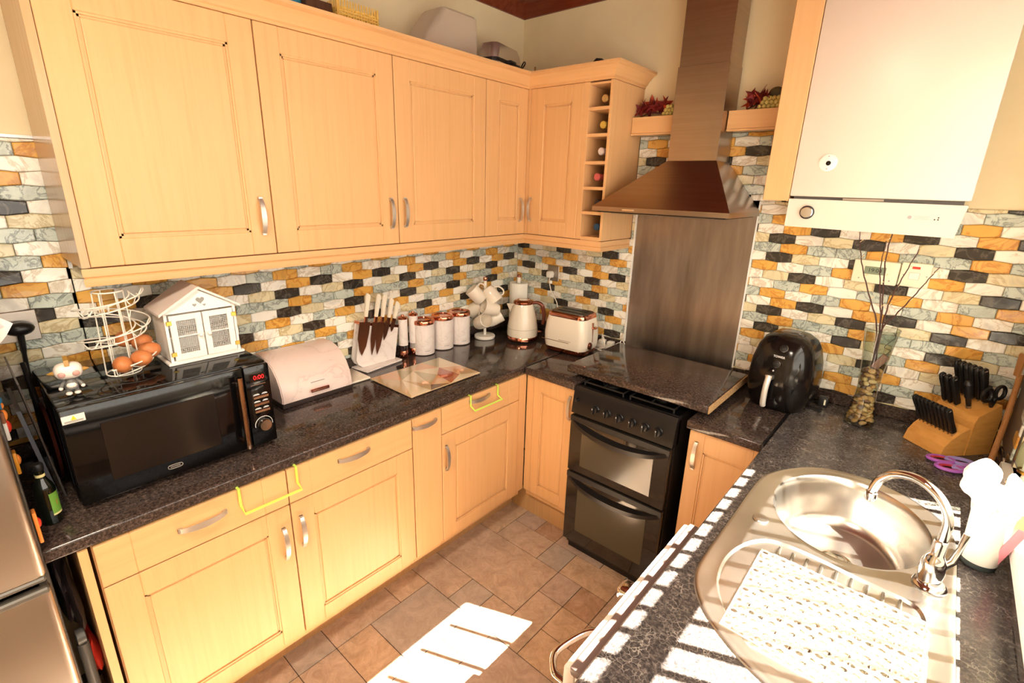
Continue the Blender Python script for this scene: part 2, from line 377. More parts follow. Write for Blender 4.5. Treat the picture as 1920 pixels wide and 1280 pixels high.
# cornice of dark wood under the ceiling
def cornice_bm(a0, a1, fr):
    bm = NB(); prof = [(0, 2.685), (.012, 2.685), (.018, 2.70), (.035, 2.712), (.05, 2.732), (.055, 2.742), (.075, 2.748), (.075, CH-.012), (0, CH-.012)]
    return prism(bm, prof, a0, a1, lambda w, z, h: fr(h, w, z))
struct('trim_1', cornice_bm(0, YF, FL), ceilwood); struct('trim_2', cornice_bm(0, RW, FB), ceilwood)
struct('trim_3', cornice_bm(0, YF, lambda u, w, z: (RW-w, u, z)), ceilwood)
# window frame: two lights with top openers
wx = 2.46
winf = NB()
for (a, b, c, d) in ((WY0, WY0+.06, WZ0, WZ1), (WY1-.06-.06, WY1, WZ0, WZ1), (WY0, WY1, WZ0, WZ0+.14), (WY0, WY1, WZ1-.05, WZ1), (WY0, WY1, 1.775, 1.862)):
    box(winf, wx-.012, wx+.012, a, b, c, d, .004, 1)
wi = struct('window_1', winf, white_pvc)
for a, b, c, d in ((WY0+.06, WY1-.12, WZ0+.14, 1.775), (WY0+.06, WY1-.12, 1.862, WZ1-.05)):
    spart('pane', bx(wx-.003, wx+.003, a, b, c, d), pane_m, wi, smooth=False)
k = 0
y = -.578
while y > WY0+.08:
    lo, hi = WZ0+.02, 2.0 if k % 2 else WZ1
    spart('window_bar', bx(wx+.05, wx+.064, y-.009, y+.009, lo, 1.99, .003, 1), white_pvc, wi)
    if k % 2: spart('window_bar', bx(wx+.048, wx+.066, y-.011, y+.011, 1.99, WZ1-.02), white_pvc, wi)
    y -= .0785; k += 1
sill = struct('trim_4', bx(2.362, 2.44, WY0-.03, WY1+.03, .965, 1.0, .006), white_pvc)

# -------- wall tiles (relief hexagon bricks in rows)
PL, PH, HE, HM = .106, .0406, .0172, .0231
ROWS = ['KWO', 'BKW', 'GGO', 'WKB', 'GOW', 'WBK', 'OWG', 'GOW']
def clip(poly, ax, v, keep_gt):
    out = []
    for i in range(len(poly)):
        a, b = poly[i], poly[(i+1) % len(poly)]
        ia = (a[ax] > v) == keep_gt; ib = (b[ax] > v) == keep_gt
        if ia: out.append(a)
        if ia != ib:
            t = (v-a[ax])/(b[ax]-a[ax]); out.append((a[0]+t*(b[0]-a[0]), a[1]+t*(b[1]-a[1])))
    return out
def brick_geo(bm, poly, fr, w0=0):
    n = len(poly); cx = sum(p[0] for p in poly)/n; cy = sum(p[1] for p in poly)/n
    rings = []
    for s, w in ((1, 0), (.99, .003), (.93, .0052)):
        # inset in metres rather than by scale
        ring = []
        for (a, b) in poly:
            ins = {1: 0, .99: .0002, .93: .0028}[s]
            da, db = a-cx, b-cy
            ring.append(bm.verts.new(fr(a - math.copysign(min(ins, abs(da)*.7), da) if abs(da) > 1e-6 else a, w0+w, b - math.copysign(min(ins, abs(db)*.7), db) if abs(db) > 1e-6 else b)))
        rings.append(ring)
    for A, B in zip(rings, rings[1:]):
        for i in range(n): bm.faces.new((A[i], A[(i+1) % n], B[(i+1) % n], B[i]))
    # slight hollow in the middle of the face
    c = bm.verts.new(fr(cx, w0+.0046, cy))
    for i in range(n): bm.faces.new((rings[-1][i], rings[-1][(i+1) % n], c))
def tile_wall(parent, fr, regions, hid, u_off, z_ref, seed, limit=292):
    """regions: list of (u0,u1,z0,z1) rectangles to cover; hid(u,z): hidden from view"""
    rnd = random.Random(seed); items = []; shared = {}
    for (u0, u1, z0, z1) in regions:
        k0 = int(math.floor((z0-z_ref)/PH))-1; k1 = int(math.ceil((z1-z_ref)/PH))+1
        for k in range(k0, k1+1):
            zc = z_ref + k*PH; off = u_off + (k % 2)*PL/2
            j0 = int(math.floor((u0-off)/PL))-1; j1 = int(math.ceil((u1-off)/PL))+1
            for j in range(j0, j1+1):
                a = off + j*PL; g = .0006
                poly = [(a+g, zc-HE), (a+PL/2, zc-HM+g), (a+PL-g, zc-HE), (a+PL-g, zc+HE), (a+PL/2, zc+HM-g), (a+g, zc+HE)]
                full = a >= u0 and a+PL <= u1 and zc-HM >= z0 and zc+HM <= z1
                key = ROWS[(-k) % len(ROWS)][j % 3]
                if not full:
                    poly = clip(clip(clip(clip(poly, 0, u0, True), 0, u1, False), 1, z0, True), 1, z1, False)
                    if len(poly) < 3: continue
                    us = [p[0] for p in poly]; zs = [p[1] for p in poly]
                    if max(us)-min(us) < .006 or max(zs)-min(zs) < .004: continue
                items.append((hid(a+PL/2, zc), full, poly, a, zc, key))
    items.sort(key=lambda t: t[0])
    rest = {}
    for n, (h, full, poly, a, zc, key) in enumerate(items):
        if n < limit and not h:
            if full:
                if key not in shared:
                    bm = NB(); g = .0006
                    brick_geo(bm, [(g, -HE), (PL/2, -HM+g), (PL-g, -HE), (PL-g, HE), (PL/2, HM-g), (g, HE)], fr)
                    o = spart('wall_tile', bm, TM[key], parent, smooth=False); shared[key] = o.data
                else:
                    o = bpy.data.objects.new('wall_tile', shared[key]); link(o, parent)
                o.location = fr(a, .002, zc)
            else:
                bm = NB(); brick_geo(bm, poly, fr, .002); spart('wall_tile', bm, TM[key], parent, smooth=False)
        else:
            rest.setdefault(key, []).append(poly)
    if rest:
        bm = NB(); keys = list(rest)
        for i, kx in enumerate(keys):
            for poly in rest[kx]:
                nf = len(bm.faces); brick_geo(bm, poly, fr, .002); bm.faces.ensure_lookup_table()
                for f in bm.faces[nf:]: f.material_index = i
        o = spart('wall_tile_field', bm, [TM[kx] for kx in keys], parent, smooth=False); o['kind'] = 'stuff'
grout = mat('dark_grout', (96, 82, 68), .6)
UP = .962   # top of upstand
spart('tile_backing', bx(0, .002, -2.47, 0, UP-.04, 1.60), grout, wl); spart('tile_backing', bx(0, .002, -3.2, -2.2, UP-.04, 1.88), grout, wl)
spart('tile_backing', bx(0, RW, -.002, 0, UP-.04, 1.752), grout, wb); spart('tile_backing', bx(.78, 1.52, -.002, 0, 1.7, 2.04), grout, wb)
spart('tile_backing', bx(RW-.002, RW, -.42, 0, UP-.04, 1.4), grout, wr)
def hidL(u, z): return (u < -2.46) or (-2.28 < u < -1.86 and z < 1.12) or (-2.19 < u and z > 1.50) or (-1.66 < u < -1.42 and z < 1.06)
tile_wall(wl, FL, [(-2.20, -.005, UP, 1.55), (-2.75, -2.203, UP, 1.88)], hidL, -1.413, 1.362, 3)
def hidB(u, z):
    if .84 < u < 1.40 and z < 1.9: return True
    if u < .84 and z > 1.50 and u < .80: return True
    if 1.0 < u < 1.25 and z > 1.7: return True
    if 1.47 < u < 2.14 and z > 1.74: return True
    if u < .6 and z < 1.0: return True
    return False
tile_wall(wb, FB, [(.005, .827, UP, 1.53), (.80, .827, 1.53, 1.70), (1.415, RW-.004, UP, 1.752), (.80, 1.1, 1.70, 2.04), (1.2, 1.503, 1.752, 2.04)], hidB, 1.638, 1.637, 4)
tile_wall(wr, lambda u, w, z: (RW-w, -u, z), [(.005, .39, UP, 1.4)], lambda u, z: z > 1.35, 0.0, 1.637, 5)
# metal trims
tr = mat('silver_tile_trim', (190, 186, 180), .3, .8)
spart('tile_trim', bx(.002, .014, -2.203, -2.193, 1.50, 1.885), tr, wl); spart('tile_trim', bx(0, .012, -2.9, -2.195, 1.88, 1.888), tr, wl)
spart('tile_trim', bx(.002, .01, -.01, -.002, UP, 1.5), tr, wl)
spart('tile_trim', bx(.818, .8265, -.011, 0, UP, 1.72), white_pvc, wb); spart('tile_trim', bx(1.4155, 1.423, -.011, 0, UP, 1.75), white_pvc, wb)

# -------- floor stone tiles laid in a modular pattern
FX = lambda i: .458+.137*i
FY = lambda j: -.49-.157*j
grid = {}
hand = [(0, 1, 0, 2), (1, 2, 0, 1), (2, 3, 0, 1, 4), (1, 3, 1, 2, 0), (3, 4, 1, 2, 3), (0, 4, 2, 4, 0), (4, 6, 1, 2, 2), (4, 5, 2, 3, 1), (5, 6, 2, 3, 4), (4, 5, 3, 5, 0), (5, 6, 3, 4, 2),
        (5, 7, 4, 5, 2), (0, 2, 4, 5, 0), (2, 3, 4, 5, 3), (0, 1, 5, 6, 2), (1, 3, 5, 7, 3), (0, 1, 6, 8, 0), (1, 3, 7, 8, 2), (0, 1, 8, 9, 3), (3, 4, 4, 6, 0), (6, 8, 3, 4, 4), (6, 7, 1, 3, 0), (-1, 0, 0, 3, 0)]
tiles = []
for h in hand:
    i0, i1, j0, j1 = h[:4]; tiles.append((i0, i1, j0, j1, h[4] if len(h) > 4 else random.randrange(4)))
    for i in range(i0, i1):
        for j in range(j0, j1): grid[i, j] = 1
for j in range(-3, 24):
    for i in range(-3, 14):
        if (i, j) in grid: continue
        w, h = random.choice(((1, 1), (2, 1), (1, 2), (2, 2), (2, 1), (3, 2)))
        while any((i+a, j+b) in grid for a in range(w) for b in range(h)):
            if w > 1: w -= 1
            else: h -= 1
        for a in range(w):
            for b in range(h): grid[i+a, j+b] = 1
        tiles.append((i, i+w, j, j+h, random.choice((0, 0, 1, 2, 2, 3, 4))))
for (i0, i1, j0, j1, mi) in tiles:
    x0, x1 = max(FX(i0), .01), min(FX(i1), 2.38); y0, y1 = max(FY(j1), YF), min(FY(j0), -.01)
    if x1-x0 < .02 or y1-y0 < .02: continue
    spart('floor_tile', bx(x0+.0015, x1-.0015, y0+.0015, y1-.0015, -.004, 0, .0012, 1), floor_ms[mi], fl)

# ================================================================ WORKTOPS
def tagw(o, label, cat='worktop', group=None): return tag(o, label, cat, group)
def topbox(x0, x1, y0, y1, z0=.872, z1=.91): return bx(x0, x1, y0, y1, z0, z1, .007, 3)
wt = mk('worktop', topbox(.004, .6, -2.454, -.004), granite)
tagw(wt, 'long glossy dark speckled worktop along the left wall carrying the microwave')
wt2 = mk('worktop', topbox(.604, .912, -.6286, -.004), granite)
tagw(wt2, 'short dark worktop piece under the toaster, left of the cooker')
js = mk('joint_strip', bx(.6, .604, -.606, -.01, .874, .9115), black_strip); tag(js, 'thin black joint strip between long left worktop and corner piece', 'strip')
wt3 = mk('worktop', topbox(1.452, 1.735, -.6286, -.004), granite)
tagw(wt3, 'short dark worktop piece under the air fryer, right of the cooker')
js = mk('joint_strip', bx(1.735, 1.741, -.634, -.01, .874, .9118), black_strip); tag(js, 'black joint strip in front of the air fryer between worktops', 'strip')
# right worktop with a cut-out for the sink
def loop_pts(kind):
    P = []
    if kind == 'outer':
        ctrl = [(1.795, -.93), (1.805, -.84), (1.84, -.762), (1.90, -.69), (1.97, -.65), (2.06, -.638), (2.15, -.662), (2.225, -.722), (2.268, -.80), (2.28, -.90), (2.28, -1.15), (2.28, -1.42), (2.262, -1.53), (2.20, -1.60), (2.10, -1.625), (2.006, -1.614), (1.92, -1.572), (1.85, -1.515), (1.808, -1.446), (1.795, -1.36), (1.795, -1.15)]
    elif kind == 'bowl':
        ctrl = []
        for i in range(20):
            a = 2*PI*i/20; ctrl.append((2.042+.188*math.cos(a), -.905 + (.225 if math.sin(a) > 0 else .222)*math.sin(a)))
    elif kind == 'drain':
        ctrl = [(1.92, -1.165), (1.875, -1.20), (1.845, -1.27), (1.838, -1.35), (1.855, -1.43), (1.90, -1.50), (1.96, -1.55), (2.06, -1.575), (2.16, -1.555), (2.225, -1.50), (2.235, -1.42), (2.235, -1.28), (2.225, -1.20), (2.19, -1.175), (2.1, -1.17), (2.0, -1.16)]
    n = len(ctrl)
    for i in range(n):
        a, b, c, d = [Vector((*ctrl[(i+q) % n], 0)) for q in (-1, 0, 1, 2)]
        for s in range(4):
            t = s/4; P.append(.5*((2*b)+(c-a)*t+(2*a-5*b+4*c-d)*t*t+(3*b-a-3*c+d)*t**3))
    return [(p.x, p.y) for p in P]
def inset(P, d):
    n = len(P); A = 0
    for i in range(n): A += P[i][0]*P[(i+1) % n][1]-P[(i+1) % n][0]*P[i][1]
    s = 1 if A > 0 else -1; out = []
    for i in range(n):
        a = Vector(P[i-1]); c = Vector(P[(i+1) % n]); t = (c-a).normalized(); nn = Vector((-t.y, t.x))*s
        out.append((P[i][0]+nn.x*d, P[i][1]+nn.y*d))
    return out
def ringv(bm, P, z): return [bm.verts.new((p[0], p[1], z)) for p in P]
def loft(bm, A, B):
    n = len(A); return [bm.faces.new((A[i], A[(i+1) % n], B[(i+1) % n], B[i])) for i in range(n)]
def loop_edges(bm, L): return [bm.edges.get((L[i], L[(i+1) % len(L)])) or bm.edges.new((L[i], L[(i+1) % len(L)])) for i in range(len(L))]
outer = loop_pts('outer')
bm = NB(); cut = inset(outer, .02)
rect = [(1.7415, YF+.8), (2.384, YF+.8), (2.384, -.004), (1.7415, -.004)]
rt = [(1.7465, YF+.8)] + rect[1:3] + [(1.7465, -.004)]
c1 = ringv(bm, cut, .91); c0 = ringv(bm, cut, .872)
r1 = ringv(bm, rt, .91); rm = ringv(bm, rect, .904); rn = ringv(bm, rect, .878); r0 = ringv(bm, rt, .872)
for a, b in ((r1, rm), (rm, rn), (rn, r0), (c1, c0)): loft(bm, a, b)
bmesh.ops.triangle_fill(bm, edges=loop_edges(bm, r1)+loop_edges(bm, c1), use_beauty=True)
bmesh.ops.triangle_fill(bm, edges=loop_edges(bm, r0)+loop_edges(bm, c0), use_beauty=True)
wt4 = mk('worktop', bm, granite_r); tagw(wt4, 'grey speckled worktop below the window with the sink set into it')
# upstands
for nm, b, lb in (('upstand', bx(.003, .016, -2.45, -.018, .911, UP-.001, .003, 1), 'low dark upstand strip along the left wall behind the worktop'),
                  ('upstand', bx(.018, .826, -.016, -.003, .911, UP-.001, .003, 1), 'low dark upstand strip on the back wall behind the toaster'),
                  ('upstand', bx(1.424, 2.37, -.016, -.003, .911, UP-.001, .003, 1), 'low dark upstand strip behind the pebble vase and knife block'),
                  ('upstand', bx(2.372, 2.385, -3.4, -.018, .911, UP-.001, .003, 1), 'low dark upstand strip under the window sill')):
    o = mk(nm, b, granite); tag(o, lb, 'upstand')
# loose slab over the hob
sl = thing('worktop_slab', 'loose speckled worktop offcut lying over the gas hob', 'slab', (1.17, -.33, .938))
wpart('slab_board', bx(.832, 1.514, -.585, -.085, .938, .974, .007, 3), granite, sl)
wpart('cut_edge', bx(1.5145, 1.5185, -.582, -.088, .940, .972), chip, sl)

# ================================================================ BASE CABINETS
DZ0, DZ1, RZ0, RZ1 = .187, .738, .742, .869; DW0, DW1 = .585, .605
def cab(name, label, loc, carc): 
    t = thing(name, label, 'cabinet', loc); wpart('carcass', carc, beech, t); return t
def door(t, fr, u0, u1, z0, z1, w0, w1, sl=.078, sr=.078, rt=.078, rb=.06, h=None, lab=None):
    d = wpart('door', shaker(fr, u0, u1, z0, z1, w0, w1, sl, sr, rt, rb), beech, t, smooth=False)
    if h: spart('handle', bow_handle(fr, h[0], h[1], w1), handle_m2, d)
    return d
def drawer(t, fr, u0, u1, z0, z1, w0, w1, s=.078, h=None):
    bm = NB(); c = .0018
    fbox(bm, fr, u0, u0+s, w0, w1, z0, z1, c, 1); fbox(bm, fr, u0+s, u1-s, w0, w1, z0, z1, c, 1); fbox(bm, fr, u1-s, u1, w0, w1, z0, z1, c, 1)
    d = wpart('drawer', bm, beech_h, t, smooth=False)
    if h: spart('handle', bow_handle(fr, h[0], h[1], w1, .13, True, .02), handle_m2, d)
    return d
c1_ = cab('base_cabinet', 'double beech base cabinet with two drawers under the microwave', (.3, -1.85, 0), fbox(NB(), FL, -2.364, -1.343, .01, .583, .15, .871))
door(c1_, FL, -2.362, -1.862, DZ0, DZ1, DW0, DW1, h=(-1.893, .603)); door(c1_, FL, -1.858, -1.345, DZ0, DZ1, DW0, DW1, h=(-1.831, .619))
drawer(c1_, FL, -2.362, -1.862, RZ0, RZ1, DW0, DW1, h=(-2.115, .818)); drawer(c1_, FL, -1.858, -1.345, RZ0, RZ1, DW0, DW1, h=(-1.612, .826))
c2_ = cab('base_cabinet', 'narrow beech pull-out unit with one horizontal handle near its top', (.3, -1.26, 0), fbox(NB(), FL, -1.342, -1.1855, .01, .583, .15, .871))
d = wpart('pull_out_front', fbox(NB(), FL, -1.340, -1.187, DW0, DW1, DZ0, RZ1, .0012, 1), beech, c2_, smooth=False); spart('handle', bow_handle(FL, -1.281, .831, DW1, .125, True, .02), handle_m2, d)
c3_ = cab('base_cabinet', 'beech base cabinet with one drawer and one door below the glass board', (.3, -.92, 0), fbox(NB(), FL, -1.185, -.62, .01, .583, .15, .871))
door(c3_, FL, -1.183, -.667, DZ0, DZ1, DW0, DW1, h=(-1.164, .62)); drawer(c3_, FL, -1.183, -.667, RZ0, RZ1, DW0, DW1, h=(-.955, .845))
wpart('filler_strip', fbox(NB(), FL, -.664, -.606, DW0, DW1-.003, DZ0, RZ1), beech, c3_)
c4_ = cab('base_cabinet', 'beech corner base cabinet with one door left of the cooker', (.75, -.3, 0), fbox(NB(), FB, .61, .908, .01, .583, .15, .871))
wpart('filler_strip', fbox(NB(), FB, .606, .648, DW0, DW1-.003, DZ0, RZ1), beech, c4_)
door(c4_, FB, .65, .906, DZ0, RZ1, DW0, DW1, .05, .055, h=(.880, .765))
c5_ = cab('base_cabinet', 'small beech base cabinet between the cooker and the sink run', (1.6, -.3, 0), fbox(NB(), FB, 1.462, 1.735, .01, .583, .15, .871))
door(c5_, FB, 1.464, 1.76, DZ0, RZ1, DW0, DW1, .062, .05, rt=.09, h=(1.497, .758))
c6_ = cab('base_cabinet', 'beech sink base cabinet under the bowl end of the grey worktop', (2.0, -.9, 0), bx(1.80, 2.38, -1.17, -.64, .15, .70))
FR = lambda u, w, z: (2.388-w, u, z)
door(c6_, FR, -1.168, -.66, DZ0, RZ1, DW0, DW1)
ep = mk('end_panel', fbox(NB(), FL, -2.392, -2.372, .01, .602, .0, .871), beech); tag(ep, 'beech end panel closing the left end of the base cabinets', 'panel')
o = struct('baseboard_left', fbox(NB(), FL, -2.37, -.54, .455, .472, 0, .149), skirtm)
o = struct('baseboard_back', fbox(NB(), FB, .455, .905, .52, .537, 0, .149), skirtm)
# lime green wire rails hooked over the drawers
def rail(name, label, u0, u1, zt=.879, zb=.79):
    bm = NB(); w = .613; P = [FL(u0, .596, zt-.003), FL(u0, w, zt-.003), FL(u0, w, zb), FL(u0, w+.028, zb-.014)]
    Q = [FL(u1, w+.028, zb-.014), FL(u1, w, zb), FL(u1, w, zt-.003), FL(u1, .596, zt-.003)]
    tube(bm, P+Q, .0043, 8); tag(mk(name, bm, green_wire), label, 'towel rail', 'lime wire rails hooked over drawer fronts')
rail('towel_rail', 'lime green wire towel rail over the drawers below the microwave', -2.01, -1.83, .879, .815)
rail('towel_rail', 'lime green wire towel rail around the drawer handle below the glass board', -1.017, -.836, .879, .825)

# ================================================================ WALL CABINETS
ZB, ZT = 1.537, 2.258; CW0, CW1 = .284, .304
def wcab(label, loc, fr, u0, u1):
    t = thing('wall_cabinet', label, 'cabinet', loc); wpart('carcass', fbox(NB(), fr, u0, u1, .003, .282, ZB, ZT), beech, t); return t
a_ = wcab('single beech wall cabinet at the left end above the microwave', (.15, -1.93, ZB), FL, -2.193, -1.672)
door(a_, FL, -2.192, -1.673, ZB, ZT, CW0, CW1, rb=.076, h=(-1.713, 1.665))
b_ = wcab('double beech wall cabinet in the middle of the left wall', (.15, -1.14, ZB), FL, -1.670, -.618)
door(b_, FL, -1.669, -1.146, ZB, ZT, CW0, CW1, rb=.076, h=(-1.184, 1.663)); door(b_, FL, -1.142, -.619, ZB, ZT, CW0, CW1, rb=.076, h=(-1.113, 1.665))
c_ = wcab('L-shaped beech corner wall cabinet with two facing doors', (.15, -.3, ZB), FL, -.616, -.003)
wpart('carcass', fbox(NB(), FB, .283, .640, .003, .282, ZB, ZT), beech, c_)
door(c_, FL, -.614, -.306, ZB, ZT, CW0, CW1, .09, .07, rb=.076, h=(-.352, 1.663))
door(c_, FB, .322, .640, ZB, ZT, CW0, CW1, .085, .066, rb=.076, h=(.342, 1.668)); wpart('corner_post', fbox(NB(), FB, .304, .321, CW0, CW1+.002, ZB, ZT), beech, c_)
wpe = mk('end_panel', fbox(NB(), FL, -2.213, -2.194, .015, .306, ZB-.0, ZT), wood('glossy_beech_end', (196, 158, 116), 8, .2)); tag(wpe, 'glossy end panel on the left side of the wall cabinets', 'panel')
# wine rack
wr_ = thing('wine_rack', 'open beech wine rack column with six pigeonholes', 'wine rack', (.72, -.15, ZB))
bm = NB()
fbox(bm, FB, .6415, .672, .003, CW1, ZB, ZT, .001, 1); wpart('side_panel', bm, beech, wr_)
wpart('side_panel', fbox(NB(), FB, .783, .797, .003, CW1, ZB, ZT, .001, 1), beech, wr_)
wpart('back_panel', fbox(NB(), FB, .672, .783, .003, .02, ZB, ZT), beech, wr_)
zs = [ZT-.012, 2.142, 2.026, 1.903, 1.785, 1.668, ZB+.004]
for q, z in enumerate(zs): wpart('shelf', fbox(NB(), FB, .672, .783, .02, CW1-.002, z-.0075 if 0 < q else z-.002, z+.0075 if q < 6 else z+.012, .001, 1), beech_h, wr_)
# wine bottles lying in the rack
def wine(label, z, foil, x=.735, fm=.24, body=wine_dark):
    t = thing('wine_bottle', label, 'bottle', (x, -.02, z), 0, 'wine bottles lying in the rack')
    M = Matrix.Rotation(PI/2, 3, 'X')
    spart('bottle_body', lathe(NB(), [(.0, .005), (.036, .005), (.037, .12), (.034, .145), (.018, .175), (.0145, .19), (.0145, fm-.04)], (0, 0, 0), 18, M), body, t)
    spart('foil_cap', lathe(NB(), [(.0152, fm-.05), (.0155, fm-.005), (.0175, fm-.004), (.0175, fm+.006), (.014, fm+.009), (0.0005, fm+.009)], (0, 0, 0), 18, M), foil, t)
bz = [2.17, 2.056, 1.94, 1.822, 1.706, 1.586]
wine('wine bottle with pale gold cap in the topmost pigeonhole', bz[0]+.018, foils[0]); wine('wine bottle with yellow gold cap in the second pigeonhole', bz[1]+.018, foils[1])
wine('wine bottle with white cap in the third pigeonhole', bz[2]+.016, foils[2]); wine('wine bottle with rose red cap in the fourth pigeonhole', bz[3]+.017, foils[3], .722)
wine('wine bottle with black cap behind the hood tip in the fifth pigeonhole', bz[4]+.012, foils[4]); wine('wine bottle with dark blue cap in the lowest pigeonhole', bz[5]+.015, foils[5], .74)
# cornice above and pelmet below
cp = [(.27, 2.259), (.309, 2.259), (.309, 2.268), (.316, 2.272), (.324, 2.286), (.346, 2.308), (.362, 2.315), (.362, 2.325), (.27, 2.325)]
def mitre(fr_list, prof):
    """sweep a (w,z) profile along a path given by functions w -> (x,y)"""
    bm = NB(); rings = [[bm.verts.new((*f(w), z)) for w, z in prof] for f in fr_list]
    for A, B in zip(rings, rings[1:]): loft(bm, A, B)
    bm.faces.new(rings[0][::-1]); bm.faces.new(rings[-1]); return bm
path = [lambda w: (w, -2.213-(w-.304)), lambda w: (w, -w), lambda w: (.797+(w-.304), -w), lambda w: (.797+(w-.304), -.005)]
cn = mk('cornice', mitre(path, cp), beech_h, smooth=True, ang=20); tag(cn, 'moulded beech cornice running along the top of the wall cabinets', 'cornice')
tp = mk('cabinet_top', mitre([lambda w: (w, -2.19), lambda w: (w, -w), lambda w: (.79, -w)], [(.005, 2.262), (.272, 2.262), (.272, 2.268), (.005, 2.268)]), beech_e); tag(tp, 'dusty top board over the wall cabinets behind the cornice', 'board')
pp = [(.262, 1.484), (.304, 1.484), (.306, 1.494), (.306, 1.504), (.302, 1.507), (.306, 1.512), (.306, 1.534), (.262, 1.534)]
pm = mk('light_pelmet', mitre(path[:2] + [lambda w: (.797+(w-.304), -w), lambda w: (.797+(w-.304), -.014)], pp), beech_h); tag(pm, 'beech light pelmet under the wall cabinets', 'pelmet')
# short shelf pelmets either side of the chimney
for (a, b, lb) in ((.80, 1.03, 'short beech shelf left of the hood chimney carrying red leaves'), (1.258, 1.502, 'short beech shelf between hood chimney and boiler carrying grapes')):
    t = thing('shelf', lb, 'shelf', ((a+b)/2, -.06, 2.04))
    wpart('front_board', fbox(NB(), FB, a, b, .092, .108, 2.045, 2.118, .001, 1), beech_h, t); wpart('top_board', fbox(NB(), FB, a, b, .012, .092, 2.104, 2.118), beech_h, t)
    wpart('bottom_lip', fbox(NB(), FB, a, b, .090, .113, 2.036, 2.045, .002, 1), beech_h, t)

# ================================================================ COOKER
ck = thing('gas_cooker', 'freestanding black gas cooker with two oven doors', 'cooker', (1.168, -.33, 0))
X0, X1, YK = .918, 1.418, -.64
wpart('body', bx(X0, X1, YK+.02, -.03, .03, .895, .008), cookerm, ck)
wpart('plinth', bx(X0+.01, X1-.01, YK+.03, YK+.06, .0, .03), blackmat, ck)
bm = NB(); prism(bm, [(YK+.02, .772), (YK-.012, .775), (YK+.004, .885), (YK+.016, .902), (YK+.05, .904), (YK+.05, .772)], X0, X1, lambda y, z, h: (h, y, z)); pan = wpart('control_panel', bm, cookerm, ck)
def knob(bm, c, r=.017):
    M = Matrix.Rotation(PI/2-.13, 3, 'X')
    lathe(bm, [(r*1.15, 0), (r*1.15, .004), (r, .006), (r*.92, .02), (.0005, .022)], c, 16, M)
    q = [Vector(v.co) for v in []]
    return bm
for i, x in enumerate((1.044, 1.104, 1.166, 1.228, 1.289, 1.350)):
    bm = NB(); knob(bm, (x, YK-.006, .826)); box(bm, x-.004, x+.004, YK-.038, YK-.022, .812, .842, .001, 1)
    kn = wpart('knob', bm, blackplast, ck); 
    bm = NB(); box(bm, x-.001, x+.001, YK-.0390, YK-.0380, .834, .841); spart('marker', bm, inkw, kn)
bm = NB(); knob(bm, (.945, YK-.004, .843), .008); wpart('ignition_button', bm, blackplast, ck)
def odoor(z0, z1, wz0, wz1, hz):
    d = wpart('oven_door', bx(X0+.002, X1-.002, YK-.018, YK+.018, z0, z1, .006), cookglass, ck)
    spart('oven_window', bx(X0+.07, X1-.07, YK-.0195, YK-.016, wz0, wz1, .0008, 1), darkwin, d)
    bm = NB(); n = 16; rows = []
    for i in range(n+1):
        t = i/n*2-1; x = (X0+X1)/2+t*.236; sag = .042*(1-t*t); th = .010+.004*(1-t*t); y1 = YK-.02-.028*(1-t**4)
        rows.append([bm.verts.new(p) for p in ((x, y1, hz-sag-th), (x, y1, hz-sag+th*.6), (x, YK-.016, hz-sag+th*.9+.004), (x, YK-.016, hz-sag-th*.4))])
    for A, B in zip(rows, rows[1:]):
        for j in range(4): bm.faces.new((A[j], A[(j+1) % 4], B[(j+1) % 4], B[j]))
    bm.faces.new(rows[0]); bm.faces.new(rows[-1][::-1]); spart('handle', bm, blackplast, d)
    spart('top_rail', bx(X0+.004, X1-.004, YK-.021, YK-.015, z1-.03, z1-.002, .001, 1), blackmat, d)
odoor(.474, .767, .515, .70, .738); odoor(.075, .468, .15, .40, .438)
wpart('hob_plate', bx(X0+.004, X1-.004, YK+.03, -.04, .896, .905, .003), blackgloss, ck)
for (x, y, r) in ((1.045, -.50, .038), (1.29, -.49, .03), (1.045, -.2, .03), (1.29, -.2, .045)):
    b_o = wpart('burner', lathe(NB(), [(r*1.35, .905), (r*1.35, .909), (r, .912), (r, .920), (.001, .921)], (x, y, 0), 20), iron, ck)
    spart('burner_ring', lathe(NB(), [(r*1.28, .9095), (r*1.32, .913), (r*1.1, .914), (r*1.05, .9095)], (x, y, 0), 20, cap=False), steel, b_o)
for x in (1.05, 1.285):
    bm = NB()
    tube(bm, [(x-.10, -.60, .906), (x-.10, -.60, .922), (x-.10, -.10, .922), (x-.10, -.10, .906)], .004, 6); tube(bm, [(x+.10, -.60, .906), (x+.10, -.60, .922), (x+.10, -.10, .922), (x+.10, -.10, .906)], .004, 6)
    tube(bm, [(x-.1, -.60, .922), (x+.1, -.60, .922)], .004, 6); tube(bm, [(x-.1, -.10, .922), (x+.1, -.10, .922)], .004, 6)
    for y in (-.5, -.35, -.2): tube(bm, [(x-.1, y, .924), (x-.03, y, .930)], .004, 6); tube(bm, [(x+.1, y, .924), (x+.03, y, .930)], .004, 6)
    for y in (-.6, -.1): tube(bm, [(x, y, .924), (x, y*.8-.07*(1 if y < -.3 else -.0), .930)], .004, 6)
    wpart('pan_support', bm, iron, ck)
sp = mk('splashback', bx(.829, 1.413, -.006, -.0025, .93, 1.70), splash_m); tag(sp, 'brushed steel splashback panel on the wall behind the cooker', 'splashback')
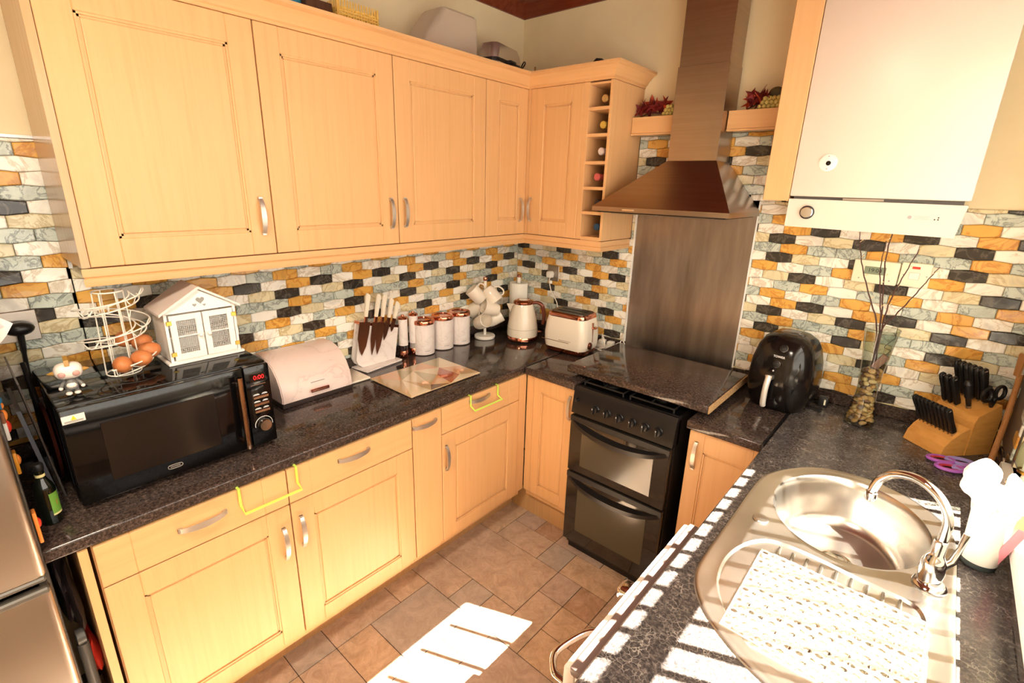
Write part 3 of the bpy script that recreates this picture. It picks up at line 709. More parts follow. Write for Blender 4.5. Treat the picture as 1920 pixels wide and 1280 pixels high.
# ================================================================ HOOD
hd = thing('cooker_hood', 'brushed steel pyramid chimney cooker hood', 'hood', (1.106, -.2, 1.69))
bm = NB(); xa, xb, yf = .7985, 1.424, -.411
def q4(x0, x1, y0, y1, z): return [bm.verts.new(p) for p in ((x0, y0, z), (x1, y0, z), (x1, y1, z), (x0, y1, z))]
A = q4(xa, xb, yf, -.012, 1.687); B = q4(xa, xb, yf, -.012, 1.707); C = q4(1.030, 1.257, -.168, -.012, 1.914)
loft(bm, A, B); loft(bm, B, C); bm.faces.new(A[::-1]); bm.faces.new(C); wpart('canopy', bm, hood_m, hd, smooth=False)
wpart('chimney', bx(1.032, 1.255, -.166, -.012, 1.914, 2.30, .001, 1), hood_m, hd); wpart('chimney', bx(1.036, 1.251, -.162, -.012, 2.30, CH-.013, .001, 1), hood_m, hd)
g_ = wpart('underside', bx(xa+.02, xb-.02, yf+.02, -.03, 1.681, 1.688), blackmat, hd)
for x in (.87, 1.115): spart('grease_filter', bx(x, x+.225, yf+.05, -.08, 1.677, 1.682, .001, 1), steel, g_)
wpart('badge', bx(.955, .965+.05, yf-.001, yf, 1.694, 1.700), chrome, hd)
# ================================================================ BOILER
bo = thing('boiler', 'white wall-hung gas boiler with control strip below its cover', 'boiler', (1.857, -.15, 1.66))
wpart('chassis', bx(1.61, 2.10, -.285, -.012, 1.70, 2.52), mat('boiler_grey_chassis', (88, 84, 80), .5), bo)
cv = wpart('cover', bx(1.597, 2.116, -.300, -.012, 1.778, 2.55, .006), boilerm, bo)
spart('flame_window_ring', lathe(NB(), [(.029, 0), (.029, .003), (.025, .005), (.0005, .005)], (1.702, -.300, 1.896), 28, Matrix.Rotation(PI/2, 3, 'X')), whitep, cv)
spart('flame_window', lathe(NB(), [(.008, 0), (.008, .006), (.0005, .0065)], (1.704, -.300, 1.894), 16, Matrix.Rotation(PI/2, 3, 'X')), blackgloss, cv)
for z in (.021, -.021): spart('screw', lathe(NB(), [(.0022, 0), (.0022, .006), (.0003, .0062)], (1.702, -.300, 1.896+z), 10, Matrix.Rotation(PI/2, 3, 'X')), steel, cv)
bm = NB(); prism(bm, [(1.5985, 1.769), (2.112, 1.765), (2.098, 1.663), (1.5985, 1.668)], -.302, -.03, lambda a, b, h: (a, h, b)); cpn = wpart('control_strip', bm, boilerm, bo)
spart('dial', lathe(NB(), [(.024, 0), (.024, .006), (.0205, .007)], (1.667, -.302, 1.722), 28, Matrix.Rotation(PI/2, 3, 'X'), cap=False), blackmat, cpn)
spart('dial_knob', lathe(NB(), [(.021, 0), (.021, .012), (.018, .0145), (.0005, .015)], (1.667, -.302, 1.722), 28, Matrix.Rotation(PI/2, 3, 'X')), steel_h, cpn)
spart('catch', bx(1.77, 1.89, -.296, -.284, 1.769, 1.776), steel, cpn)
spart('emblem', lathe(NB(), [(.006, 0), (.006, .0006), (.0002, .0006)], (1.972, -.302, 1.722), 16, Matrix.Rotation(PI/2, 3, 'X')), inkg, cpn)
bm = NB()
for z in (1.7255, 1.721, 1.7165): box(bm, 1.984, 2.024, -.3026, -.302, z, z+.0011)
spart('fine_print', bm, inkg, cpn)
bm = NB()
for (x, z) in ((2.036, 1.716), (2.045, 1.7225), (2.045, 1.716)): box(bm, x, x+.004, -.3026, -.302, z, z+.004)
spart('print_marks', bm, inkm, cpn)
bp_ = mk('boiler_side_panel', bx(1.504, 1.5955, -.300, -.012, 1.760, 2.60, .002, 1), beech); tag(bp_, 'tall beech panel on the left side of the boiler', 'panel')

# ================================================================ ELECTRICS
th = thing('thermostat', 'cream heating timer with a grey display on the tiled wall', 'timer', (1.90, -.012, 1.495))
wpart('case', bx(1.819, 1.969, -.034, -.008, 1.452, 1.543, .006), creamp, th)
b2 = wpart('display', bx(1.858, 1.928, -.0355, -.033, 1.489, 1.519, .0004, 1), lcd, th)
text('19:04', .021, inkm, face_M((1.893, -.0358, 1.504), (1, 0, 0), (0, 0, 1)), b2, 'digits', .0002)
for x in (1.845, 1.945): wpart('screw', lathe(NB(), [(.0025, 0), (.0025, .002), (.0003, .002)], (x, -.034, 1.47), 10, Matrix.Rotation(PI/2, 3, 'X')), inkg, th)
fs = thing('fused_switch', 'cream fused switch with a red neon beside the timer', 'switch', (2.01, -.012, 1.495))
wpart('plate', bx(1.972, 2.066, -.026, -.008, 1.455, 1.547, .005), creamp, fs)
wpart('neon', bx(2.006, 2.030, -.029, -.025, 1.525, 1.534, .001, 1), redp, fs); wpart('rocker', bx(2.000, 2.034, -.029, -.025, 1.484, 1.512, .002, 1), whitep, fs)
for x in (1.984, 2.055): wpart('screw', lathe(NB(), [(.0025, 0), (.0025, .002), (.0003, .002)], (x, -.026, 1.50), 10, Matrix.Rotation(PI/2, 3, 'X')), inkg, fs)
so = thing('wall_socket', 'steel wall socket above the toaster with a white plug in it', 'socket', (.315, -.012, 1.28))
wpart('plate', bx(.262, .345, -.014, -.008, 1.235, 1.33, .002, 1), steel, so)
pg = thing('plug', 'white plug with its cable pushed into the steel socket', 'plug', (.30, -.02, 1.27))
bm = NB(); prism(bm, [(.276, 1.285), (.283, 1.296), (.306, 1.296), (.314, 1.285), (.311, 1.257), (.279, 1.257)], -.05, -.0145, lambda a, b, h: (a, h, b)); bmesh.ops.bevel(bm, geom=bm.edges[:], offset=.003, segments=1, affect='EDGES'); wpart('plug_body', bm, whitep, pg)
wpart('cable', tube(NB(), crom([(.297, -.035, 1.258), (.305, -.05, 1.235), (.34, -.07, 1.18), (.39, -.08, 1.125), (.42, -.09, 1.05), (.45, -.07, .97), (.50, -.06, .917)]), .0028, 8), whitep, pg)
wpart('cable_clip', bx(.307, .327, -.06, -.048, 1.225, 1.245, .003, 1), whitep, pg)
el = thing('extension_lead', 'white extension lead with plugs lying behind the toaster', 'extension lead', (.73, -.07, .911))
wpart('socket_strip', bx(.66, .90, -.078, -.025, .9105, .933, .004), whitep, el)
for x in (.69, .745, .80): wpart('plug', bx(x, x+.036, -.072, -.034, .9335, .958, .006), whitep, el)
wpart('cable', tube(NB(), crom([(.708, -.055, .958), (.70, -.05, .985), (.73, -.08, .975), (.75, -.10, .93), (.70, -.11, .915), (.64, -.10, .914)]), .003, 8), whitep, el)
wpart('cable', tube(NB(), crom([(.82, -.055, .958), (.83, -.05, .98), (.86, -.07, .96), (.865, -.095, .925), (.80, -.11, .914), (.72, -.12, .914)]), .003, 8), whitep, el)
so2 = thing('wall_socket', 'steel wall socket by the fridge with a black plug in it', 'socket', (.012, -2.35, 1.33))
wpart('plate', fbox(NB(), FL, -2.41, -2.305, .008, .014, 1.29, 1.385, .002, 1), steel, so2)
pb = thing('plug', 'black plug and cord hanging from the socket by the fridge', 'plug', (.03, -2.345, 1.34))
bm = NB(); ball(bm, (.036, -2.352, 1.335), .034, .7, 1.05, .62); wpart('plug_body', bm, blackplast, pb)
wpart('cable', tube(NB(), crom([(.04, -2.352, 1.32), (.04, -2.356, 1.26), (.034, -2.360, 1.18), (.032, -2.362, 1.12), (.03, -2.363, 1.06), (.03, -2.364, .95)]), [.008]*6+[.006]*25, 8), blackplast, pb)

# ================================================================ THINGS ON THE LEFT WORKTOP
mw = thing('microwave', 'black microwave with a red clock and a vertical chrome handle', 'microwave', (.28, -2.08, .912))
MY0, MY1, MX, MZ0, MZ1 = -2.352, -1.822, .468, .925, 1.210
wpart('case', bx(.06, MX-.012, MY0, MY1, MZ0, MZ1, .006), blackgloss, mw)
for x in (.10, .42):
    for y in (-2.31, -1.86): wpart('foot', lathe(NB(), [(.012, .9115), (.014, .924), (.014, .926)], (x, y, 0), 12), blackmat, mw)
dw = wpart('door', bx(MX-.012, MX+.014, MY0+.002, -1.905, MZ0+.002, MZ1-.003, .004), blackgloss, mw)
spart('door_window', bx(MX+.0135, MX+.0155, -2.275, -1.995, .975, 1.150, .002, 1), mat('microwave_window', (30, 24, 21), .12), dw)
bm = NB(); tube(bm, [(MX+.014, -1.925, 1.165), (MX+.036, -1.925, 1.165)], .006, 8); tube(bm, [(MX+.014, -1.925, .96), (MX+.036, -1.925, .96)], .006, 8)
tube(bm, [(MX+.036, -1.925, .94), (MX+.036, -1.925, 1.188)], .0085, 14); spart('handle', bm, mat('warm_chrome', (190, 160, 140), .12, 1), dw)
bm = NB(); box(bm, MX+.014, MX+.0146, -2.347, -2.300, 1.170, 1.192); st = spart('warning_sticker', bm, mat('white_sticker', (226, 214, 204), .5), dw, smooth=False)
bm = NB(); prism(bm, [(-2.329, 1.178), (-2.317, 1.178), (-2.323, 1.190)], MX+.0146, MX+.0151, lambda a, b, h: (h, a, b)); spart('warning_triangle', bm, mat('yellow_print', (240, 200, 40), .5), dw, smooth=False)
bm = NB()
for z in (1.1725, 1.1755): box(bm, MX+.0146, MX+.0149, -2.343, -2.304, z, z+.0012)
spart('fine_print', bm, inkm, dw, smooth=False)
bm = NB(); ring = [(MX+.0152, -2.128+.019*math.copysign(abs(math.cos(a))**.5, math.cos(a)), .956+.0062*math.copysign(abs(math.sin(a))**.7, math.sin(a))) for a in [2*PI*i/24 for i in range(24)]]
tube(bm, ring, .0012, 6, closed=True)
for z in (.9575, .9545): box(bm, MX+.0145, MX+.0155, -2.141, -2.115, z-.0005, z+.0005)
spart('logo_badge', bm, handle_m2, dw)
cpn = wpart('control_panel', bx(MX-.012, MX+.013, -1.902, MY1-.001, MZ0+.002, MZ1-.003, .004), blackgloss, mw)
spart('display', bx(MX+.0128, MX+.0138, -1.887, -1.837, 1.152, 1.180, .0004, 1), mat('display_black', (22, 10, 10), .08), cpn, smooth=False)
text('0:00', .020, redled, face_M((MX+.0139, -1.859, 1.166), (0, 1, 0), (0, 0, 1)), cpn, 'digits', .0002)
spart('chrome_line', bx(MX+.0128, MX+.0138, -1.887, -1.840, 1.141, 1.143), rosegold_btn, cpn)
for z in (1.098, 1.073, 1.048):
    spart('button_bar', bx(MX+.0125, MX+.0165, -1.885, -1.835, z-.0055, z+.0045, .0015, 1), rosegold_btn, cpn)
    bm = NB()
    for a, b in ((-1.883, -1.863), (-1.856, -1.838)): box(bm, MX+.0128, MX+.0134, a, b, z+.0075, z+.0095); box(bm, MX+.0128, MX+.0134, a+.003, b-.003, z+.0108, z+.012)
    spart('button_print', bm, inkw, cpn, smooth=False)
bm = lathe(NB(), [(.0215, 0), (.021, .013), (.018, .018), (.0005, .0185)], (MX+.013, -1.861, .998), 28, Matrix.Rotation(PI/2, 3, 'Y')); kb = spart('dial', bm, mat('dial_metal', (170, 160, 150), .22, 1), cpn)
bm = NB(); tube(bm, [(MX+.0135, -1.861+.028*math.cos(a), .998+.028*math.sin(a)) for a in [math.radians(d) for d in range(-10, 200, 10)] if not 80 < math.degrees(a) < 100], .0009, 6); spart('dial_scale', bm, inkw, cpn)
# egg rack: upright wires with a spiral trough
TOPZ = 1.2105
er = thing('egg_rack', 'white wire spiral egg rack on the microwave', 'egg rack', (.275, -2.165, TOPZ))
bm = NB()
tube(bm, [(.043*math.cos(2*PI*i/24), .043*math.sin(2*PI*i/24), .003) for i in range(24)], .0022, 6, closed=True); spart('ring', bm, whitewire, er); bm = NB(); tube(bm, [(.036*math.cos(2*PI*i/24), .036*math.sin(2*PI*i/24), .252) for i in range(24)], .0022, 6, closed=True)
spart('ring', bm, whitewire, er)
for i in range(6):
    a = i*PI/3+.3; spart('upright', tube(NB(), [(.043*math.cos(a), .043*math.sin(a), .002), (.036*math.cos(a), .036*math.sin(a), .253)], .0019, 6), whitewire, er)
def spi(rad, dz, r=.0021, turns=2.35, ph=-.45):
    P = []; n = 96
    for i in range(n+1):
        t = i/n; a = ph + t*turns*2*PI; rr = rad*(1-.10*t) if rad > .05 else rad*(1-.0*t)
        P.append((rr*math.cos(a), rr*math.sin(a), .012+dz+.218*t))
    return tube(NB(), P, r, 6)
spart('spiral_rail', spi(.094, .026), whitewire, er); spart('spiral_rail', spi(.080, .003), whitewire, er); spart('spiral_rail', spi(.050, .016), whitewire, er)
bm = NB()
for i in range(17):
    t = (i+.1)/16.3; a = -.45 + t*2.35*2*PI; z = .012+.218*t; c, s = math.cos(a), math.sin(a); k = 1-.10*t
    bm = NB(); tube(bm, crom([(.049*c, .049*s, z+.018), (.063*c, .063*s, z+.001), (.080*k*c, .080*k*s, z+.003), (.094*k*c, .094*k*s, z+.026)], 3), .0017, 5); spart('cradle_wire', bm, whitewire, er)
eggs = [(.28, 'frontmost brown egg low in the spiral wire rack', 0), (.98, 'second brown egg from the bottom of the wire rack', 1), (1.65, 'brown egg in the rack nearest the white house cabinet', 2), (2.5, 'brown egg behind the rack uprights on the house side', 3), (3.2, 'brown egg at the back of the wire rack by the tiles', 4)]
eg0 = None
for da, lb, k in eggs:
    a = -.45+da; t = da/(2.35*2*PI); z = max(.0, .012+.218*t)+.026+(.004 if k == 0 else 0)
    if eg0 is None:
        bm = NB(); lathe(bm, [(.0005, -.027), (.010, -.0255), (.0175, -.0195), (.0222, -.008), (.0228, .002), (.0205, .013), (.0155, .0225), (.009, .0285), (.0005, .0305)], (0, 0, 0), 20); o = mk('egg', bm, eggm); eg0 = o
    else: o = eg0.copy(); COL.objects.link(o)
    rr = .072; o.location = (.275+rr*math.cos(a), -2.165+rr*math.sin(a), TOPZ+z); o.rotation_euler = Euler((PI/2*.93, .1*k, a+PI/2)); tag(o, lb, 'egg', 'brown eggs in the wire rack')
    o.scale = (1.08, 1.08, 1.02)
# toy figurine
ty = thing('toy_figurine', 'small white-headed vinyl toy with a gold crest on the microwave', 'toy', (.375, -2.300, TOPZ), math.radians(84))
bm = NB(); box(bm, -.027, .027, -.021, .021, .044, .084, .017, 4); spart('head', bm, toy_w, ty)
for s in (-1, 1):
    spart('eye', ball(NB(), (s*.013, -.0195, .060), .0075, 1, .5, 1), toy_eye, ty)
    spart('ear_horn', lathe(NB(), [(.006, 0), (.005, .006), (.001, .014)], (s*.025, 0, .062), 10, Matrix.Rotation(s*PI/2, 3, 'Y')), toy_gold, ty)
    spart('arm', tube(NB(), [(s*.010, 0, .038), (s*.017, -.003, .030), (s*.020, -.008, .024)], [.004, .004, .0045], 8), toy_g, ty)
    spart('hand', ball(NB(), (s*.0205, -.009, .022), .0045), toy_w, ty)
    spart('leg', lathe(NB(), [(.0055, .004), (.005, .02)], (s*.0075, 0, 0), 10), toy_g, ty); spart('foot', ball(NB(), (s*.008, -.004, .005), .0075, .9, 1.25, .62), toy_w, ty)
bm = NB(); prism(bm, [(-.018, .080), (.016, .082), (.012, .094), (-.002, .102), (-.020, .108), (-.014, .094)], -.0045, .0045, lambda a, b, h: (h, a, b)); spart('crest', bm, toy_gold, ty)
spart('body', lathe(NB(), [(.008, .014), (.0135, .018), (.0135, .03), (.009, .042), (.005, .046)], (0, 0, 0), 14), toy_g, ty)
ty.scale = (1.12, 1.12, 1.08)
spart('belly', ball(NB(), (0, -.0075, .027), .0095, 1.1, .75, .95), toy_w, ty)
# house-shaped egg cabinet: front faces +x
hs = thing('house_cabinet', 'white little house cabinet with mesh doors standing on the microwave', 'egg cabinet', (.245, -1.945, TOPZ))
HW, HD = .104, .068
bm = NB(); box(bm, -HD+.003, HD, -HW, HW, .008, .012); box(bm, -HD+.003, -HD+.008, -HW, HW, .01, .165)
for s in (-1, 1): box(bm, -HD, HD-.006, s*HW, s*(HW-.007), .009, .172)
prism(bm, [(-HW, .165), (HW, .165), (HW, .170), (0, .232), (-HW, .170)], HD-.010, HD-.002, lambda a, b, h: (h, a, b)); prism(bm, [(-HW, .165), (HW, .165), (HW, .170), (0, .232), (-HW, .170)], -HD, -HD+.006, lambda a, b, h: (h, a, b))
box(bm, HD-.008, HD-.002, -HW, -HW+.008, .009, .166); box(bm, HD-.008, HD-.002, HW-.008, HW, .009, .166)
spart('body', bm, whitew, hs, smooth=False)
spart('base', bx(-HD-.006, HD+.008, -HW-.010, HW+.010, 0, .009, .002, 1), whitew, hs)
bm = NB(); prism(bm, [(-HW-.014, .162), (0, .236), (HW+.014, .162), (HW+.014, .170), (0, .2445), (-HW-.014, .170)], -HD-.010, HD+.010, lambda a, b, h: (h, a, b)); spart('roof', bm, mat('taupe_white_roof', (232, 216, 208), .5), hs, smooth=False)
spart('shelf', bx(-HD+.008, HD-.012, -HW+.008, HW-.008, .085, .088), whitew, hs)
def heart(cx, cz, s):
    P = []
    for i in range(24):
        t = 2*PI*i/24; P.append((cx+s*16*math.sin(t)**3/16, cz+s*(13*math.cos(t)-5*math.cos(2*t)-2*math.cos(3*t)-math.cos(4*t))/16))
    return P
bm = NB()
for c in ((.004, .198, .0125), (-.014, .184, .006), (.014, .181, .0045)): prism(bm, heart(*c), HD-.0025, HD-.0015, lambda a, b, h: (h, a, b))
spart('heart_cutouts', bm, mat('grey_cutout', (150, 146, 140), .7), hs, smooth=False)
for s in (-1, 1):
    y0, y1 = sorted((s*.002, s*(HW-.012))); bm = NB()
    for a, b, c, d in ((y0, y0+.018, .014, .160), (y1-.018, y1, .014, .160), (y0+.018, y1-.018, .014, .034), (y0+.018, y1-.018, .142, .160)): box(bm, HD-.001, HD+.006, a, b, c, d, .0008, 1)
    dd = spart('door', bm, whitew, hs, smooth=False)
    spart('cross_bar', tube(NB(), [(HD+.003, y0+.017, .090), (HD+.003, y1-.017, .090)], .0022, 6), whitew, dd)
    bm = NB()
    for i in range(11): y = y0+.018+i*(y1-y0-.036)/10; box(bm, HD+.0005, HD+.001, y-.0004, y+.0004, .034, .142)
    for i in range(19): z = .034+i*.006; box(bm, HD+.0005, HD+.001, y0+.018, y1-.018, z-.0004, z+.0004)
    w_ = spart('wire_mesh', bm, meshg, dd, smooth=False); w_['kind'] = 'stuff'
    spart('knob', ball(NB(), (HD+.013, s*.0125, .088), .0065), whitew, dd)
    for z in (.036, .138): spart('hinge', bx(HD+.0055, HD+.0075, s*(HW-.017), s*(HW-.002), z-.007, z+.007, .001, 1), brass, dd)
# bread bin
bb = thing('bread_bin', 'pink white marble roll-top bread bin with a copper handle', 'bread bin', (.14, -1.535, .911))
prof = [(.022, .016), (.235, .016), (.236, .045), (.226, .085), (.203, .125), (.168, .158), (.122, .180), (.075, .186), (.022, .184)]
bm = NB(); prism(bm, prof, -.155, .155, lambda a, b, h: (a-.14, h, b)); bmesh.ops.bevel(bm, geom=[e for e in bm.edges if abs(e.verts[0].co.y-e.verts[1].co.y) < .01], offset=.004, segments=2, affect='EDGES'); spart('roll_top', bm, marblepink, bb, ang=50)
spart('base', bx(-.118, .098, -.156, .156, 0, .019, .002, 1), mat('dark_brown_base', (52, 40, 36), .4), bb)
bm = NB(); tube(bm, [(.097, -.035, .046), (.108, -.035, .048)], .003, 6); tube(bm, [(.097, .035, .046), (.108, .035, .048)], .003, 6); box(bm, .106, .112, -.040, .040, .040, .054, .002, 1); spart('handle', bm, copper, bb)
bm = NB(); box(bm, .0905, .0912, -.030, .030, .076, .0785); spart('lettering_line', bm, inkg, bb)
bd = mk('marble_board', bx(.035, .20, -1.372, -1.262, .9112, .922, .005, 3), cream); tag(bd, 'cream board corner sticking out between bread bin and knife stand', 'board')
# white knife stand with five bronze knives
ks = thing('knife_stand', 'white marble knife stand with bronze rims beside the bread bin', 'knife stand', (.07, -1.12, .911))
bm = NB(); prism(bm, [(.015, -1.252), (.128, -1.235), (.098, -1.005), (.012, -1.012)], .9112, .920, lambda a, b, h: (a-.07, b+1.12, h-.911)); bmesh.ops.bevel(bm, geom=bm.edges[:], offset=.003, segments=2, affect='EDGES'); spart('base_plate', bm, marble, ks)
def yz(P): return [(y+1.12, z-.911) for y, z in P]
body = yz([(-1.218, .921), (-1.240, .938), (-1.250, .965), (-1.214, 1.150), (-.998, 1.096), (-1.028, .921)])
bm = NB(); prism(bm, body, -.052, -.040, lambda a, b, h: (h, a, b)); prism(bm, body, -.012, -.004, lambda a, b, h: (h, a, b)); spart('marble_panel', bm, marble, ks)
bm = NB(); prism(bm, yz([(-1.216, 1.150), (-1.219, 1.136), (-1.001, 1.082), (-.998, 1.096)]), -.053, -.001, lambda a, b, h: (h, a, b)); spart('bronze_rim', bm, copper, ks)
# each knife: blade hangs in front of the panel
kn = [((-1.167, 1.286), (-1.190, 1.165), (-1.226, .985), .052, 'widest'), ((-1.107, 1.275), (-1.135, 1.155), (-1.170, .975), .027, 's'), ((-1.074, 1.266), (-1.098, 1.148), (-1.140, .972), .034, 'c'), ((-1.034, 1.243), (-1.062, 1.138), (-1.096, 1.035), .024, 'u'), ((-.999, 1.220), (-1.030, 1.128), (-1.050, 1.070), .020, 'p')]
kl = ['bronze kitchen knife with white handle, leftmost and widest in the stand', 'bronze slicing knife with white handle, second from the left in the stand', 'bronze knife with white handle, middle of the five in the stand', 'shorter bronze knife with white handle, second from the right in the stand', 'smallest bronze paring knife with white handle at the stand right end']
for (tp_, jb, tip, wd, _), lb in zip(kn, kl):
    t = thing('kitchen_knife', lb, 'knife', (.075, jb[0], jb[1]), 0, 'bronze knives in the white stand')
    T = Vector((0, tp_[0]-jb[0], tp_[1]-jb[1])); D = Vector((0, tip[0]-jb[0], tip[1]-jb[1])); ux = Vector((1, 0, 0)); n1 = T.normalized().cross(ux)
    bm = NB(); q = T.length; dr_ = T.normalized(); nrm = Vector((0, -dr_.z, dr_.y))
    pts = [dr_*.006+nrm*.009, dr_*q*.5+nrm*.011, dr_*(q-.012)+nrm*.014, dr_*q+nrm*.010, dr_*(q-.012)-nrm*.012, dr_*q*.5-nrm*.007, dr_*.006-nrm*.008]
    prism(bm, [(p.y, p.z) for p in pts], -.007, .007, lambda a, b, h: (h, a, b)); bmesh.ops.bevel(bm, geom=bm.edges[:], offset=.003, segments=2, affect='EDGES'); spart('handle', bm, cream, t)
    bm = NB(); d0 = D.normalized(); nr = Vector((0, -d0.z, d0.y)); pts = [dr_*.008+nrm*.007, dr_*.008-nrm*.007, D*.12-nrm*.007, D*.12+nrm*.007]
    prism(bm, [(p.y, p.z) for p in pts], -.005, .005, lambda a, b, h: (h, a, b)); spart('bolster', bm, copper, t, smooth=False)
    w2 = wd; pts = [D*.10+nr*w2*.5, D*.10-nr*w2*.62, D*.55-nr*w2*.62, D*.85-nr*w2*.3, D, D*.75+nr*w2*.35, D*.4+nr*w2*.5]
    bm = NB(); prism(bm, [(p.y, p.z) for p in pts], -.001, .0015, lambda a, b, h: (h, a, b)); spart('blade', bm, copper_d, t, smooth=False)
# mills
def mill(label, x, y, dark, h=.222):
    t = thing('spice_mill', label, 'mill', (x, y, .911), 0, 'pair of marble and copper mills')
    spart('base', lathe(NB(), [(.022, 0), (.0235, .003), (.0235, .034), (.0225, .036)], (0, 0, 0), 28), copper, t)
    spart('spice_chamber', lathe(NB(), [(.0222, .036), (.0222, .066)], (0, 0, 0), 24), mat('dark_peppercorns' if dark else 'grey_salt', (40, 26, 24) if dark else (170, 158, 150), .25, coat=.6), t)
    spart('marble_sleeve', lathe(NB(), [(.0245, .066), (.0245, h-.016)], (0, 0, 0), 28), marble, t)
    spart('copper_cap', lathe(NB(), [(.0245, h-.016), (.0245, h-.008), (.019, h-.004), (.008, h-.002), (.007, h+.006), (.0005, h+.008)], (0, 0, 0), 28), copper, t)
mill('marble pepper mill with dark peppercorns and copper base', .052, -.962, True); mill('marble salt mill with pale salt chamber next to pepper mill', .050, -.893, False, .229)
# canisters
for y, x, lb in ((-.842, .068, 'marble storage canister with copper lid nearest the mills'), (-.706, .068, 'middle marble storage canister with copper lid'), (-.578, .070, 'marble storage canister with copper lid nearest the mug tree')):
    t = thing('canister', lb, 'canister', (x, y, .911), 0, 'marble canisters with copper lids'); t.scale = (1.24, 1.24, 1.04)
    spart('body', lathe(NB(), [(.045, 0), (.048, .002), (.048, .157), (.046, .159)], (0, 0, 0), 36), marble, t)
    spart('lid', lathe(NB(), [(.049, .159), (.0495, .162), (.0495, .176), (.047, .180), (.036, .181), (.034, .176), (.0005, .176)], (0, 0, 0), 36), copper, t)
    bm = NB(); 
    for i in range(5): a = math.radians(-30+i*5.5); box(bm, .0478*math.cos(a), .0484*math.cos(a)+.0004, .0481*math.sin(a)-.0014, .0481*math.sin(a)+.0014, .020, .0235)
    spart('small_lettering', bm, inkg, t)
# mug tree
mt = thing('mug_tree', 'white mug tree with copper knob left of the kettle', 'mug tree', (.105, -.405, .911))
spart('base', lathe(NB(), [(.060, 0), (.062, .004), (.062, .014), (.058, .018), (.02, .019), (.0005, .019)], (0, 0, 0), 32), whitep, mt)
spart('pole', lathe(NB(), [(.0085, .018), (.0085, .345)], (0, 0, 0), 16), whitep, mt)
spart('copper_knob', lathe(NB(), [(.010, .345), (.013, .350), (.013, .360), (.010, .366), (.0005, .368)], (0, 0, 0), 20), copper, mt)
# branches: three levels, two arms each
RR = Matrix.Rotation
def mug_mesh():
    bm = NB(); lathe(bm, [(.024, 0), (.029, .003), (.035, .02), (.0375, .05), (.0385, .086), (.0365, .087), (.0355, .05), (.033, .02), (.027, .006), (.0005, .005)], (0, 0, 0), 28, cap=False)
    bm.faces.new([v for v in bm.verts if abs(v.co.z) < 1e-6 and abs(v.co.xy.length-.024) < 1e-4]); return bm
proto_mug = None
cr = Vector((.675, -.737, 0))       # towards the camera from the tree
cs = Vector((.737, .675, 0))        # to the right as seen by the camera
arms = []
# (right, towards, z) of the mug middle, axis direction (right, towards, up) from base to mouth, handle side
specs = [((-.045, .03, .262), (-.52, .1, .60), 'upper left mug hanging on the mug tree, mouth turned to the tiles'),
         ((.036, .02, .270), (.50, .15, -.62), 'upper right mug hanging on the mug tree towards the paper towel'),
         ((-.048, -.03, .175), (-.50, -.25, -.42), 'middle left mug half hidden behind others on the mug tree'),
         ((.040, .045, .190), (-.62, .25, .22), 'middle right mug on the mug tree just above the front mug'),
         ((-.020, .050, .108), (.50, .60, .38), 'front lowest mug on the mug tree with its mouth facing the room'),
         ((.052, -.005, .115), (.72, -.15, .42), 'lowest right mug on the mug tree beside the kettle')]
for (r_, t_, z_), (ar, at, au), lb in specs:
    c = Vector((.105, -.405, .911)) + cs*r_ + cr*t_ + Vector((0, 0, z_)); ax = (cs*ar+cr*at+Vector((0, 0, au))).normalized()
    tw = (Vector((.105, -.405, c.z+.02))-c); tw = tw - ax*tw.dot(ax); up = Vector((0, 0, 1)); sd = (up-ax*up.dot(ax)+tw.normalized()*.3).normalized()
    yv = ax.cross(sd); R3 = Matrix((sd, yv, ax)).transposed().to_4x4()
    if proto_mug is None:
        t = thing('mug', lb, 'mug'); spart('cup', mug_mesh(), ceramic, t)
        spart('handle', tube(NB(), crom([(.034, 0, .072), (.050, 0, .076), (.062, 0, .062), (.060, 0, .042), (.050, 0, .028), (.033, 0, .020)], 5), .0042, 8), ceramic, t); proto_mug = t
    else: t = copy_tree(proto_mug)
    t.matrix_world = Matrix.Translation(c - ax*.044) @ R3 @ Matrix.Scale(1.12, 4); tag(t, lb, 'mug', 'white mugs on the mug tree')
    hp = c - ax*.044 + sd*.052 + ax*.070
    a0 = Vector((0, 0, min(.335, hp.z-.911-.02))); a1 = hp - Vector((.105, -.405, .911)); a1 = a1
    spart('branch', tube(NB(), [a0, a1], .003, 8), chrome, mt)
# paper towel holder
pth = thing('paper_towel_holder', 'upright white paper towel holder with copper tip in the corner', 'paper towel', (.125, -.125, .911))
spart('base', lathe(NB(), [(.072, 0), (.074, .003), (.074, .010), (.070, .013), (.0005, .013)], (0, 0, 0), 32), copper, pth)
spart('pole', lathe(NB(), [(.012, .013), (.012, .335), (.009, .336), (.0005, .337)], (0, 0, 0), 16), whitep, pth); spart('tip', lathe(NB(), [(.0125, .337), (.013, .340), (.0125, .349), (.008, .353), (.0005, .354)], (0, 0, 0), 16), copper, pth)
bm = lathe(NB(), [(.020, .014), (.056, .014), (.057, .016), (.057, .300), (.056, .302), (.020, .302)], (0, 0, 0), 40, cap=False); spart('paper_roll', bm, clothw, pth)
bm = NB(); n = 10; A_ = []; B_ = []
for i in range(n+1):
    a = math.radians(-75+i*8); rr = .0575+.006*(i/n)**2; A_.append(bm.verts.new((rr*math.cos(a), rr*math.sin(a), .300))); B_.append(bm.verts.new((rr*math.cos(a)+.004*(i/n), rr*math.sin(a), .05)))
for i in range(n): bm.faces.new((A_[i], A_[i+1], B_[i+1], B_[i]))
spart('loose_sheet', bm, clothw, pth)
